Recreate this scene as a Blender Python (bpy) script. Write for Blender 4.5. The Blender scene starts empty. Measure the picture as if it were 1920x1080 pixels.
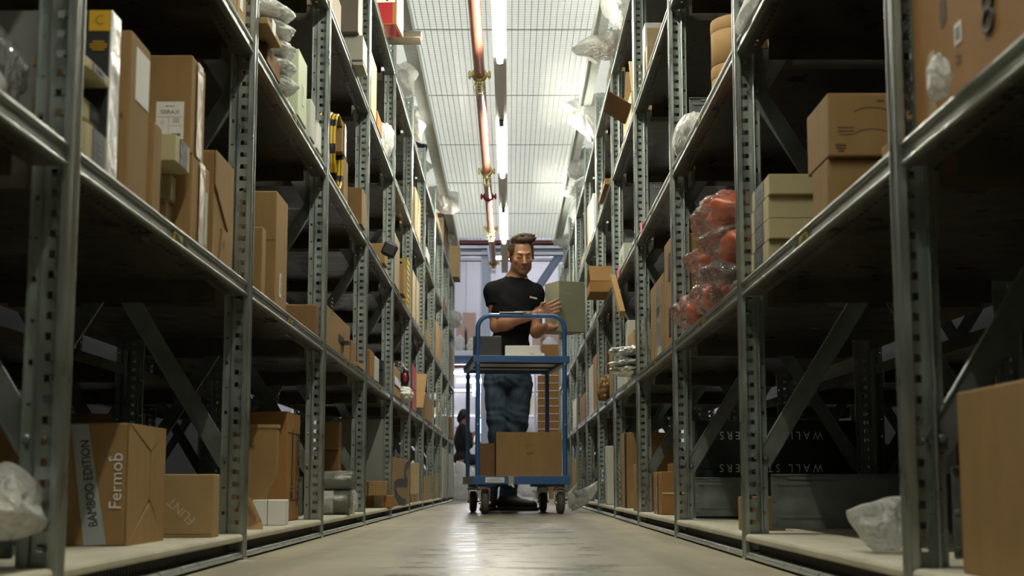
import bpy, bmesh, math, random
import numpy as np
from mathutils import Vector, Matrix, Euler
SC = bpy.context.scene
COL = SC.collection
R = math.radians
# ---------------------------------------------------------------- camera
FPX, CAMH, PITCH, YAW = 2787.0, 0.1602, 0.132, 0.0015
cam = bpy.data.cameras.new('camera')
cam.sensor_width = 36.0
cam.lens = FPX / 1920 * 36
cam.clip_start = 0.05
cam.clip_end = 200
cam.dof.use_dof = True
cam.dof.focus_distance = 5.4
cam.dof.aperture_fstop = 8.0
camo = bpy.data.objects.new('camera', cam)
COL.objects.link(camo)
camo.location = (0, 0, CAMH)
camo.rotation_euler = (math.pi / 2 + PITCH, 0, -YAW)
SC.camera = camo
# ---------------------------------------------------------------- world, exposure
w = bpy.data.worlds.new('world')
SC.world = w
w.use_nodes = True
w.node_tree.nodes['Background'].inputs[0].default_value = (0.55, 0.65, 0.75, 1)
w.node_tree.nodes['Background'].inputs[1].default_value = 0.004
SC.view_settings.view_transform = 'Standard'
SC.view_settings.look = 'None'
SC.view_settings.gamma = 1
SC.view_settings.use_curve_mapping = False
SC.view_settings.exposure = 0.14
TUBE_POWER = 150.0          # emission of the aisle tubes
HALL_POWER = 9.0          # emission of the hall tubes
UP_W = 105.0
HALL_W = 420.0
# unseen area lights added above the ceiling to brighten its sheets
for i_ in range(4):
    la = bpy.data.lights.new('added_ceiling_light', 'AREA'); la.shape = 'RECTANGLE'; la.size = 3.4; la.size_y = 4.0; la.energy = UP_W; la.color = (.97, .99, .93)
    lo_ = bpy.data.objects.new('added_ceiling_light', la); COL.objects.link(lo_); lo_.location = (0, -1.0 + 4.6 * i_, 4.6)
# ---------------------------------------------------------------- layout of the aisle (metres)
XL, XR = -0.5803, 0.5134      # front planes of the two racks
Y1, BAY = 3.2966, 1.35
DEPTH = 0.62
DECK = [0.0555, 0.609, 1.161, 1.709, 2.258]
LIPB = [0.038, 0.576, 1.128, 1.676, 2.225]
CEIL = 2.54
NP = 10                        # last post index
def PY(k): return Y1 + BAY * (k - 1)
def FX(side): return XL if side < 0 else XR

_c, _s, _ct, _st = math.cos(YAW), math.sin(YAW), math.cos(PITCH), math.sin(PITCH)
def ray(px, py):
    a = (px - 960) / FPX; b = (540 - py) / FPX
    return Vector((a * _c + _s * _ct - b * _s * _st, -a * _s + _c * _ct - b * _c * _st, _st + b * _ct))
def on_X(px, py, X):
    d = ray(px, py); t = X / d.x
    return Vector((X, d.y * t, CAMH + d.z * t))
def on_Y(px, py, Y):
    d = ray(px, py); t = Y / d.y
    return Vector((d.x * t, Y, CAMH + d.z * t))
def on_Z(px, py, Z):
    d = ray(px, py); t = (Z - CAMH) / d.z
    return Vector((d.x * t, d.y * t, Z))

# ---------------------------------------------------------------- materials
MATS = {}
def nodes_of(m):
    m.use_nodes = True
    nt = m.node_tree
    return nt, nt.nodes['Principled BSDF']
def mat(name, col, rough=0.6, metal=0.0, noise=0.0, nscale=20.0, bump=0.0, bscale=60.0, spec=0.5, stretch=(1, 1, 1), rvar=0.0, emit=None, estr=0.0, trans=0.0, coat=0.0):
    if name in MATS: return MATS[name]
    m = bpy.data.materials.new(name); MATS[name] = m
    nt, p = nodes_of(m)
    p.inputs['Base Color'].default_value = (*col, 1)
    p.inputs['Roughness'].default_value = rough
    p.inputs['Metallic'].default_value = metal
    p.inputs['Specular IOR Level'].default_value = spec
    if coat: p.inputs['Coat Weight'].default_value = coat
    tc = nt.nodes.new('ShaderNodeTexCoord'); mp = nt.nodes.new('ShaderNodeMapping')
    mp.inputs['Scale'].default_value = stretch
    nt.links.new(tc.outputs['Object'], mp.inputs['Vector'])
    if noise or rvar:
        n = nt.nodes.new('ShaderNodeTexNoise'); n.inputs['Scale'].default_value = nscale; n.inputs['Detail'].default_value = 5
        nt.links.new(mp.outputs['Vector'], n.inputs['Vector'])
    if noise:
        r = nt.nodes.new('ShaderNodeValToRGB')
        r.color_ramp.elements[0].position = 0.3; r.color_ramp.elements[1].position = 0.7
        r.color_ramp.elements[0].color = (*[c * (1 - noise) for c in col], 1)
        r.color_ramp.elements[1].color = (*[min(1, c * (1 + noise)) for c in col], 1)
        nt.links.new(n.outputs['Fac'], r.inputs['Fac']); nt.links.new(r.outputs['Color'], p.inputs['Base Color'])
    if rvar:
        mr = nt.nodes.new('ShaderNodeMapRange'); mr.inputs['To Min'].default_value = max(0.02, rough - rvar); mr.inputs['To Max'].default_value = min(1, rough + rvar)
        mr.inputs['From Min'].default_value = 0.3; mr.inputs['From Max'].default_value = 0.7
        nt.links.new(n.outputs['Fac'], mr.inputs['Value']); nt.links.new(mr.outputs['Result'], p.inputs['Roughness'])
    if bump:
        n2 = nt.nodes.new('ShaderNodeTexNoise'); n2.inputs['Scale'].default_value = bscale; n2.inputs['Detail'].default_value = 4
        b = nt.nodes.new('ShaderNodeBump'); b.inputs['Strength'].default_value = bump; b.inputs['Distance'].default_value = 0.01
        nt.links.new(mp.outputs['Vector'], n2.inputs['Vector']); nt.links.new(n2.outputs['Fac'], b.inputs['Height']); nt.links.new(b.outputs['Normal'], p.inputs['Normal'])
    if emit:
        p.inputs['Emission Color'].default_value = (*emit, 1); p.inputs['Emission Strength'].default_value = estr
    if trans: p.inputs['Transmission Weight'].default_value = trans
    return m

def srgb(r, g, b):
    f = lambda v: ((v / 255) / 12.92) if v / 255 <= 0.04045 else (((v / 255) + 0.055) / 1.055) ** 2.4
    return (f(r), f(g), f(b))

def film(name, tint, diff=0.25, gloss=0.25, rough=0.15, bscale=14.0, bump=0.8, milk=0.3):
    """thin plastic film: part see-through, part milky, with sharp glints"""
    if name in MATS: return MATS[name]
    m = bpy.data.materials.new(name); MATS[name] = m
    m.use_nodes = True; nt = m.node_tree; nt.nodes.clear()
    out = nt.nodes.new('ShaderNodeOutputMaterial')
    tr = nt.nodes.new('ShaderNodeBsdfTransparent'); tr.inputs[0].default_value = (0.96, 0.96, 0.95, 1)
    df = nt.nodes.new('ShaderNodeBsdfDiffuse'); df.inputs[0].default_value = (*tint, 1)
    tl = nt.nodes.new('ShaderNodeBsdfTranslucent'); tl.inputs[0].default_value = (*tint, 1)
    gl = nt.nodes.new('ShaderNodeBsdfGlossy'); gl.inputs['Roughness'].default_value = rough
    tc = nt.nodes.new('ShaderNodeTexCoord'); n = nt.nodes.new('ShaderNodeTexNoise')
    n.inputs['Scale'].default_value = bscale; n.inputs['Detail'].default_value = 3; n.inputs['Distortion'].default_value = 1.2
    nt.links.new(tc.outputs['Object'], n.inputs['Vector'])
    b = nt.nodes.new('ShaderNodeBump'); b.inputs['Strength'].default_value = bump; b.inputs['Distance'].default_value = 0.03
    nt.links.new(n.outputs['Fac'], b.inputs['Height'])
    for s in (df, tl, gl): nt.links.new(b.outputs['Normal'], s.inputs['Normal'])
    m1 = nt.nodes.new('ShaderNodeMixShader'); m1.inputs[0].default_value = 0.5
    nt.links.new(df.outputs[0], m1.inputs[1]); nt.links.new(tl.outputs[0], m1.inputs[2])
    m2 = nt.nodes.new('ShaderNodeMixShader'); m2.inputs[0].default_value = diff
    nt.links.new(tr.outputs[0], m2.inputs[1]); nt.links.new(m1.outputs[0], m2.inputs[2])
    m3 = nt.nodes.new('ShaderNodeMixShader')
    fr = nt.nodes.new('ShaderNodeFresnel'); fr.inputs['IOR'].default_value = 1.45
    nt.links.new(b.outputs['Normal'], fr.inputs['Normal'])
    ad = nt.nodes.new('ShaderNodeMath'); ad.operation = 'ADD'; ad.use_clamp = True; ad.operation = 'MULTIPLY'; ad.inputs[1].default_value = gloss
    nt.links.new(fr.outputs[0], ad.inputs[0]); nt.links.new(ad.outputs[0], m3.inputs[0])
    nt.links.new(m2.outputs[0], m3.inputs[1]); nt.links.new(gl.outputs[0], m3.inputs[2])
    nt.links.new(m3.outputs[0], out.inputs[0])
    return m

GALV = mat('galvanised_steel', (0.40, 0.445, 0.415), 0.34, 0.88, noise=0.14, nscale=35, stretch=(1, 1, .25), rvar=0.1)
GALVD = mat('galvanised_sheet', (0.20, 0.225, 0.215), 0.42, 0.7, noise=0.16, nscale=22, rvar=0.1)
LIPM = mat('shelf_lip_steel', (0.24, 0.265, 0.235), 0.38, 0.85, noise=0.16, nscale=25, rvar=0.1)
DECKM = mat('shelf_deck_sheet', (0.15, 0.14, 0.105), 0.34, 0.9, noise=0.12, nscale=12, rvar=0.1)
BASEM = mat('dusty_base_deck', (0.52, 0.49, 0.38), 0.6, 0.15, noise=0.12, nscale=9)
KICK = mat('black_ribbed_rubber', (0.10, 0.098, 0.085), 0.45)
YEL = mat('yellow_price_label', (0.36, 0.30, 0.012), 0.5)
BLKINK = mat('black_ink', (0.02, 0.02, 0.02), 0.6)
WHINK = mat('white_ink', (0.75, 0.73, 0.68), 0.6)
WHITE = mat('white_paper', (0.78, 0.77, 0.73), 0.6)
PINK = mat('pink_label', (0.85, 0.12, 0.22), 0.5)

# ---------------------------------------------------------------- mesh building
class MB:
    def __init__(s): s.v = []; s.f = []; s.sm = []
    def add(s, vs, fs, smooth=False):
        o = len(s.v); s.v += [tuple(v) for v in vs]; s.f += [tuple(i + o for i in f) for f in fs]; s.sm += [smooth] * len(fs); return s
    def box(s, x0, x1, y0, y1, z0, z1):
        if x0 > x1: x0, x1 = x1, x0
        if y0 > y1: y0, y1 = y1, y0
        if z0 > z1: z0, z1 = z1, z0
        return s.add([(x0, y0, z0), (x1, y0, z0), (x1, y1, z0), (x0, y1, z0), (x0, y0, z1), (x1, y0, z1), (x1, y1, z1), (x0, y1, z1)],
                     [(0, 3, 2, 1), (4, 5, 6, 7), (0, 1, 5, 4), (1, 2, 6, 5), (2, 3, 7, 6), (3, 0, 4, 7)])
    def obox(s, c, ax, ay, az):
        """oriented box: centre and three half-axis vectors"""
        c = Vector(c); ax = Vector(ax); ay = Vector(ay); az = Vector(az)
        vs = [c + i * ax + j * ay + k * az for k in (-1, 1) for i, j in ((-1, -1), (1, -1), (1, 1), (-1, 1))]
        return s.add(vs, [(0, 3, 2, 1), (4, 5, 6, 7), (0, 1, 5, 4), (1, 2, 6, 5), (2, 3, 7, 6), (3, 0, 4, 7)])
    def prism(s, pts, axis, a, b, smooth=False, cap=True):
        """extrude a closed 2D outline along an axis ('x','y','z'); pts are the other two coordinates in xyz order"""
        n = len(pts)
        def P(p, t):
            return {'x': (t, p[0], p[1]), 'y': (p[0], t, p[1]), 'z': (p[0], p[1], t)}[axis]
        vs = [P(p, a) for p in pts] + [P(p, b) for p in pts]
        fs = [(i, (i + 1) % n, n + (i + 1) % n, n + i) for i in range(n)]
        s.add(vs, fs, smooth)
        if cap: s.add(vs, [tuple(range(n))[::-1], tuple(range(n, 2 * n))])
        return s
    def tube(s, path, r, seg=10, closed=False, cap=True, radii=None):
        P = [Vector(p) for p in path]; n = len(P); rings = []
        up = Vector((0, 0, 1)); prev = None
        for i in range(n):
            if closed: t = (P[(i + 1) % n] - P[i - 1])
            else: t = P[min(i + 1, n - 1)] - P[max(i - 1, 0)]
            if t.length < 1e-9: t = Vector((0, 0, 1))
            t.normalize()
            if prev is None:
                a = up if abs(t.dot(up)) < 0.9 else Vector((1, 0, 0))
                u = t.cross(a).normalized()
            else: u = (prev - t * prev.dot(t)).normalized()
            prev = u; w_ = t.cross(u); rr = radii[i] if radii else r
            rings.append([P[i] + rr * (math.cos(2 * math.pi * k / seg) * u + math.sin(2 * math.pi * k / seg) * w_) for k in range(seg)])
        vs = [v for rg in rings for v in rg]; fs = []
        for i in range(n if closed else n - 1):
            j = (i + 1) % n
            for k in range(seg):
                fs.append((i * seg + k, i * seg + (k + 1) % seg, j * seg + (k + 1) % seg, j * seg + k))
        s.add(vs, fs, True)
        if cap and not closed: s.add(vs, [tuple(range(seg))[::-1], tuple(range((n - 1) * seg, n * seg))])
        return s
    def lathe(s, prof, c=(0, 0, 0), axis='z', seg=28, smooth=True):
        """prof = [(radius, height)...]"""
        c = Vector(c); vs = []
        for r, h in prof:
            for k in range(seg):
                a = 2 * math.pi * k / seg; u, v = r * math.cos(a), r * math.sin(a)
                vs.append(c + Vector({'z': (u, v, h), 'x': (h, u, v), 'y': (v, h, u)}[axis]))
        fs = [(i * seg + k, i * seg + (k + 1) % seg, (i + 1) * seg + (k + 1) % seg, (i + 1) * seg + k) for i in range(len(prof) - 1) for k in range(seg)]
        s.add(vs, fs, smooth); s.add(vs, [tuple(range(seg))[::-1], tuple(range((len(prof) - 1) * seg, len(prof) * seg))])
        return s
    def mesh(s, name):
        m = bpy.data.meshes.new(name); m.from_pydata(s.v, [], s.f); m.update()
        bm = bmesh.new(); bm.from_mesh(m)
        bmesh.ops.recalc_face_normals(bm, faces=bm.faces); bm.to_mesh(m); bm.free()
        if any(s.sm): m.polygons.foreach_set('use_smooth', s.sm)
        return m
    def build(s, name, material, parent=None, loc=None, bevel=0.0):
        return link(name, s.mesh(name), material, parent, loc, bevel)
def link(name, me, material, parent=None, loc=None, bevel=0.0):
    if material is not None and not me.materials: me.materials.append(material)
    o = bpy.data.objects.new(name, me); COL.objects.link(o)
    if parent is not None: o.parent = parent
    if loc is not None: o.location = loc
    if bevel:
        b = o.modifiers.new('bevel', 'BEVEL'); b.width = bevel; b.segments = 2; b.limit_method = 'ANGLE'
    return o
def tag(o, label=None, cat=None, group=None, kind=None):
    if label: o['label'] = label
    if cat: o['category'] = cat
    if group: o['group'] = group
    if kind: o['kind'] = kind
    return o
def thing(name, label, cat, loc=(0, 0, 0), rz=0.0, group=None):
    o = bpy.data.objects.new(name, None); COL.objects.link(o)
    o.empty_display_size = 0.05
    o.location = loc; o.rotation_euler = (0, 0, rz)
    return tag(o, label, cat, group)
ORD = ['', 'first', 'second', 'third', 'fourth', 'fifth', 'sixth', 'seventh', 'eighth', 'ninth', 'tenth', 'eleventh', 'twelfth', 'thirteenth']
SIDE = {-1: 'left', 1: 'right'}

# ---------------------------------------------------------------- setting: floor, ceiling
m = bpy.data.materials.new('polished_concrete'); MATS['conc'] = m
nt, p = nodes_of(m)
tc = nt.nodes.new('ShaderNodeTexCoord')
mp = nt.nodes.new('ShaderNodeMapping'); mp.inputs['Scale'].default_value = (1.0, 1.0, 1)
nt.links.new(tc.outputs['Object'], mp.inputs['Vector'])
n1 = nt.nodes.new('ShaderNodeTexNoise'); n1.inputs['Scale'].default_value = 2.2; n1.inputs['Detail'].default_value = 9; n1.inputs['Roughness'].default_value = 0.62
nt.links.new(mp.outputs['Vector'], n1.inputs['Vector'])
mpx = nt.nodes.new('ShaderNodeMapping'); mpx.inputs['Scale'].default_value = (1.3, 3.2, 1)
nt.links.new(tc.outputs['Object'], mpx.inputs['Vector'])
n2 = nt.nodes.new('ShaderNodeTexNoise'); n2.inputs['Scale'].default_value = 2.6; n2.inputs['Detail'].default_value = 8; n2.inputs['Roughness'].default_value = 0.7
nt.links.new(mpx.outputs['Vector'], n2.inputs['Vector'])
# worn, polished band along the middle of the aisle
sx = nt.nodes.new('ShaderNodeSeparateXYZ'); nt.links.new(tc.outputs['Object'], sx.inputs[0])
ab = nt.nodes.new('ShaderNodeMath'); ab.operation = 'ABSOLUTE'
sh = nt.nodes.new('ShaderNodeMath'); sh.operation = 'ADD'; sh.inputs[1].default_value = 0.0
nt.links.new(sx.outputs[0], sh.inputs[0]); nt.links.new(sh.outputs[0], ab.inputs[0])
wr = nt.nodes.new('ShaderNodeMapRange'); wr.inputs['From Min'].default_value = 0.18; wr.inputs['From Max'].default_value = 0.40; wr.inputs['To Min'].default_value = 1; wr.inputs['To Max'].default_value = 0
nt.links.new(ab.outputs[0], wr.inputs['Value'])
mixf = nt.nodes.new('ShaderNodeMath'); mixf.operation = 'MULTIPLY'
cr2 = nt.nodes.new('ShaderNodeMapRange'); cr2.inputs['From Min'].default_value = 0.30; cr2.inputs['From Max'].default_value = 0.60
nt.links.new(n2.outputs['Fac'], cr2.inputs['Value'])
nt.links.new(wr.outputs['Result'], mixf.inputs[0]); nt.links.new(cr2.outputs['Result'], mixf.inputs[1])
cr = nt.nodes.new('ShaderNodeValToRGB')
cr.color_ramp.elements[0].position = 0.3; cr.color_ramp.elements[0].color = (0.30, 0.265, 0.175, 1)
cr.color_ramp.elements[1].position = 0.72; cr.color_ramp.elements[1].color = (0.47, 0.42, 0.295, 1)
nt.links.new(n1.outputs['Fac'], cr.inputs['Fac'])
mx = nt.nodes.new('ShaderNodeMix'); mx.data_type = 'RGBA'
nt.links.new(mixf.outputs[0], mx.inputs['Factor']); nt.links.new(cr.outputs['Color'], mx.inputs[6]); mx.inputs[7].default_value = (0.215, 0.215, 0.17, 1)
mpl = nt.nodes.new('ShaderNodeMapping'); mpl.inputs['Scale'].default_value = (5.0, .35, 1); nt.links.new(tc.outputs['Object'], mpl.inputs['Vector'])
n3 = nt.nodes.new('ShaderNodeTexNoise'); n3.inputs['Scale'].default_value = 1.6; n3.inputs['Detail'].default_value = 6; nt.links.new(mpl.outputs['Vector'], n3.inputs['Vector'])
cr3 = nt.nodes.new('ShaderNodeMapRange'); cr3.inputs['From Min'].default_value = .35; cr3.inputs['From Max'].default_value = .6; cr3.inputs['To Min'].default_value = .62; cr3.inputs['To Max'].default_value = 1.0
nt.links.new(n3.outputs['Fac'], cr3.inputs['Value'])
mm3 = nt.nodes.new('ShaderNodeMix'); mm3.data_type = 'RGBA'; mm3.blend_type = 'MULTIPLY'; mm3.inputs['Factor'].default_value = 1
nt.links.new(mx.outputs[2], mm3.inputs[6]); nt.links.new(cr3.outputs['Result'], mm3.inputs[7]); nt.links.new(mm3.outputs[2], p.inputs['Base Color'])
rr = nt.nodes.new('ShaderNodeMapRange'); rr.inputs['To Min'].default_value = 0.45; rr.inputs['To Max'].default_value = 0.23; p.inputs['Specular IOR Level'].default_value = .5
nt.links.new(mixf.outputs[0], rr.inputs['Value']); nt.links.new(rr.outputs['Result'], p.inputs['Roughness'])
bp = nt.nodes.new('ShaderNodeBump'); bp.inputs['Strength'].default_value = 0.012; bp.inputs['Distance'].default_value = 0.01
nt.links.new(n2.outputs['Fac'], bp.inputs['Height']); nt.links.new(bp.outputs['Normal'], p.inputs['Normal'])
CONC = m
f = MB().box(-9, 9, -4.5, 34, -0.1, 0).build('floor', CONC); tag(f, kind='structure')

CEILM = mat('ceiling_sheet', (0.93, 0.94, 0.91), 0.7, 0, noise=0.05, nscale=6)
WIREM = mat('ceiling_wire', (0.42, 0.43, 0.40), 0.5, 0.0)
CEND = 14.4
# the ceiling sheets are made translucent to let the added lights through
ntc = CEILM.node_tree; pb = ntc.nodes['Principled BSDF']; oc = [n for n in ntc.nodes if n.type == 'OUTPUT_MATERIAL'][0]
tlc = ntc.nodes.new('ShaderNodeBsdfTranslucent'); tlc.inputs[0].default_value = (.93, .95, .90, 1)
mxc = ntc.nodes.new('ShaderNodeMixShader'); mxc.inputs[0].default_value = .45
ntc.links.new(pb.outputs[0], mxc.inputs[1]); ntc.links.new(tlc.outputs[0], mxc.inputs[2]); ntc.links.new(mxc.outputs[0], oc.inputs['Surface'])
mb = MB().add([(-2.0, -4.2, CEIL + .03), (2.0, -4.2, CEIL + .03), (2.0, CEND, CEIL + .03), (-2.0, CEND, CEIL + .03)], [(0, 1, 2, 3)])
o = mb.build('ceiling', CEILM); tag(o, kind='structure')
# seams (joists) across, the wire grating below the sheets
mb = MB()
k = 0; y = 7.67 - BAY * 8
while y < CEND + .01:
    mb.box(XL - .02, XR + .02, y - .004, y + .004, CEIL + 0.025, CEIL + 0.0295); y += BAY
o = mb.build('trim_1', mat('ceiling_joist', (0.5, 0.52, 0.5), 0.5, 0.3)); tag(o, kind='structure')
mb = MB()
x = XL + .03
while x < XR:
    mb.box(x - .0013, x + .0013, -1.5, CEND, CEIL + .004, CEIL + .008); x += 0.033
y = -1.5
while y < CEND:
    mb.box(XL, XR, y - .0006, y + .0006, CEIL + .003, CEIL + .0038); y += 0.040
o = mb.build('trim_2', WIREM); tag(o, kind='structure')
# long edge channels of the mezzanine above each rack front
for sd, x0, x1 in ((-1, XL + .01, XL + .08), (1, XR - .08, XR - .01)):
    mb = MB().box(x0, x1, -2.0, CEND, CEIL - .05, CEIL - .002)
    xi = x1 if sd < 0 else x0
    mb.box(xi - .003, xi + .003, -2.0, CEND, CEIL - .062, CEIL + .002)
    o = mb.build('trim_3' if sd < 0 else 'trim_4', mat('edge_channel', (0.72, 0.77, 0.74), 0.4, 0.1, noise=.1)); tag(o, kind='structure')

# ---------------------------------------------------------------- lights of the aisle: trunking with tubes
TX, TZ = -0.048, 2.196
mt = bpy.data.materials.new('lit_tube'); mt.use_nodes = True
ntt = mt.node_tree; ntt.nodes.clear()
em = ntt.nodes.new('ShaderNodeEmission'); em.inputs[0].default_value = (0.98, 0.955, 0.79, 1); em.inputs[1].default_value = TUBE_POWER
ou = ntt.nodes.new('ShaderNodeOutputMaterial'); ntt.links.new(em.outputs[0], ou.inputs[0])
TRUNK = mat('white_trunking', (0.86, 0.87, 0.95), 0.4)
tr = MB().prism([(TX - .031, 2.222), (TX + .031, 2.222), (TX + .026, 2.262), (TX - .026, 2.262)], 'y', -3.0, CEND).build('light_trunking', TRUNK)
tag(tr, 'long pale grey lighting trunking running under the ceiling above the aisle', 'light trunking')
hs = MB()
yy = -2.6
while yy < CEND:
    hs.tube([(TX, yy, 2.26), (TX, yy, CEIL + .02)], .003, 6); yy += 2.7
hs.build('hanger', GALV, tr)
TUBE0 = 5.55
for i in range(-2, 4):
    ya = TUBE0 + 2.7 * i; yb = ya + 1.47
    if yb > CEND: continue
    t = thing('tube_light', '%s tube light over the aisle, counted away from the camera' % ORD[i + 3], 'tube light', (TX, ya, TZ), group='fluorescent tubes over the aisle')
    MB().tube([(0, 0.03, 0), (0, 1.44, 0)], .015, 14).build('glass_tube', mt, t)
    for yv in (0.0, 1.44): MB().box(-.014, .014, yv, yv + .03, -.012, .026).build('lamp_holder', mat('dark_lampholder', (.12, .12, .11), .5), t)
# ---------------------------------------------------------------- upright frames
def holed(mb, u0, u1, hu0, hu1, z0, z1, holes, v0, v1):
    mb.box(u0, hu0, v0, v1, z0, z1); mb.box(hu1, u1, v0, v1, z0, z1)
    zc = z0
    for a, b in holes:
        mb.box(hu0, hu1, v0, v1, zc, a); zc = b
    mb.box(hu0, hu1, v0, v1, zc, z1)
def post_mesh(flip, H=CEIL - .07, u_off=0.0, deep=False):
    """front at u=0 going inwards (+u); flip makes u run the other way. v=-1 side faces the camera.
    deep: the slotted web sits at the bottom of an open channel, as the right hand posts show"""
    mb = MB(); W_ = .013 if deep else 0.0
    slots = []; z = .075
    while z < H - .03: slots.append((z, z + .0105)); z += .0274
    wb = MB()
    holed(wb, .010, .037, .0215, .0305, 0.02, H, slots, -.0012, .0012)
    for a, b in slots:   # punched pockets catching the light
        r_ = []
        for u_, v_ in ((.0150, -.0012), (.0162, -.0045), (.0188, -.0058), (.0212, -.0040), (.0217, -.0006)): r_ += [(u_, v_, a + (.0015 if v_ < -.002 else 0)), (u_, v_, b - (.0015 if v_ < -.002 else 0))]
        wb.add(r_, [(0, 1, 3, 2), (2, 3, 5, 4), (4, 5, 7, 6), (6, 7, 9, 8), (0, 2, 4, 6, 8), (1, 9, 7, 5, 3)])
    holes = []; z = .10; i = 0
    while z < H - .03:
        r = .0042 if i % 2 == 0 else .0020
        holes.append((z - r, z + r)); z += .055; i += 1
    holed(wb, .041, .055, .0450, .0515, 0.02, H, holes, -.0012, .0012)
    mb.add([(p[0], p[1] + W_, p[2]) for p in wb.v], wb.f)
    if deep:
        mb.box(.037, .0385, -.012, W_ + .0012, .02, H)
        mb.prism([(.0360, -.012), (.0370, -.0145), (.0395, -.0150), (.0410, -.0130), (.0400, -.011)], 'z', .02, H)
        mb.box(.0385, .041, W_ - .0012, W_ + .0012, .02, H)
    else:
        mb.prism([(.037, -.0012), (.039, -.006), (.041, -.0012), (.041, .0012), (.037, .0012)], 'z', .02, H)
    mb.box(.0535, .0555, W_ - .007, W_ + .0012, .02, H)
    prof = [(.000, -.026), (-.003, -.023), (-.003, -.019), (.000, -.016), (.000, -.010), (-.0015, -.007), (-.0015, -.003), (0, 0), (0, .006), (-.003, .009), (-.003, .013), (0, .016), (.002, .016), (.002, -.024), (.009, -.024), (.009, -.026)]
    mb.prism(prof, 'z', 0.0, H)
    mb.box(.002, .011, W_ - .0012, W_ + .0012, .02, H)
    mb.box(-.004, .030, -.028, .018, 0, .004)
    if flip: mb.v = [(u_off - a, b, c) for a, b, c in mb.v]
    return mb
def frame_meshes(sign):
    """sign=+1: rack on the right of its aisle (u runs to +x)"""
    out = {}
    a = post_mesh(sign < 0, deep=sign > 0); out['front'] = a
    b = post_mesh(sign > 0, u_off=DEPTH if sign > 0 else 0)
    if sign < 0: b.v = [(p[0] - DEPTH, p[1], p[2]) for p in b.v]
    out['rear'] = b
    def S(x): return x * sign
    br = []
    for (za, zb) in ((.22, 1.05), (1.05, 1.88), (1.88, 2.42)):
        for f_ in (0, 1):
            p0 = Vector((S(.05), .006 + .004 * f_, za if f_ == 0 else zb)); p1 = Vector((S(DEPTH - .05), .006 + .004 * f_, zb if f_ == 0 else za))
            d = (p1 - p0).normalized(); n = Vector((-d.z, 0, d.x)); c = (p0 + p1) / 2; hl = (p1 - p0).length / 2 + .012
            m_ = MB().obox(c, d * hl, Vector((0, .0012, 0)), n * .02)
            m_.obox(c + n * .0185, d * hl, Vector((0, .005, 0)), n * .0015)
            for pp in (p0, p1): m_.lathe([(.007, -.004), (.007, -.008), (.004, -.010)], pp - Vector((0, 0, 0)), 'y', 8)
            br.append(m_)
    out['braces'] = br
    pn = MB().box(S(.062), S(DEPTH - .062), .002, .005, .066, .185)
    pn.box(S(.062), S(DEPTH - .062), -.006, .002, .182, .1845); pn.box(S(.062), S(DEPTH - .062), -.006, .002, .066, .0685)
    for uu0, uu1, zz in ((.075, .20, .165), (.075, .20, .093), (.42, .54, .165), (.42, .54, .093), (.10, .20, .177)):
        pn.prism([(S(uu0), zz - .0035), (S(uu0 - .003), zz), (S(uu0), zz + .0035), (S(uu1), zz + .0035), (S(uu1 + .003), zz), (S(uu1), zz - .0035)], 'y', -.003, .003)
    for zz in (.175, .125, .078): pn.lathe([(.004, .0015), (.004, .001), (.003, .0008)], (S(.068), 0, zz), 'y', 8)
    out['panel'] = pn
    return out
FM = {}
for sg in (-1, 1):
    d = frame_meshes(sg)
    FM[sg] = dict(front=d['front'].mesh('front_post'), rear=d['rear'].mesh('rear_post'), panel=d['panel'].mesh('side_panel'), braces=[b.mesh('brace') for b in d['braces']])
def upright(sg, x, y, label, group, panel=True, extra=()):
    t = thing('upright_frame', label, 'rack upright', (x, y, 0), group=group)
    link('front_post', FM[sg]['front'], GALV, t); link('rear_post', FM[sg]['rear'], GALV, t)
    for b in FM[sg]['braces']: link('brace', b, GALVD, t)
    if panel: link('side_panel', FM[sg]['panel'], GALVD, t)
    for dz in extra: link('side_panel', FM[sg]['panel'], GALVD, t, (0, 0, dz))
    return t
for sd in (-1, 1):
    for k in range(-1, NP + 1):
        ex = ()
        if sd > 0 and k in (2, 3, 4): ex = (DECK[2] - .056, DECK[2] + .047)
        upright(sd, FX(sd), PY(k), 'perforated upright frame with crossed braces, %s from the camera in the %s rack' % (ORD[k + 2], SIDE[sd]), 'upright frames of the %s rack' % SIDE[sd], extra=ex)

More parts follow.
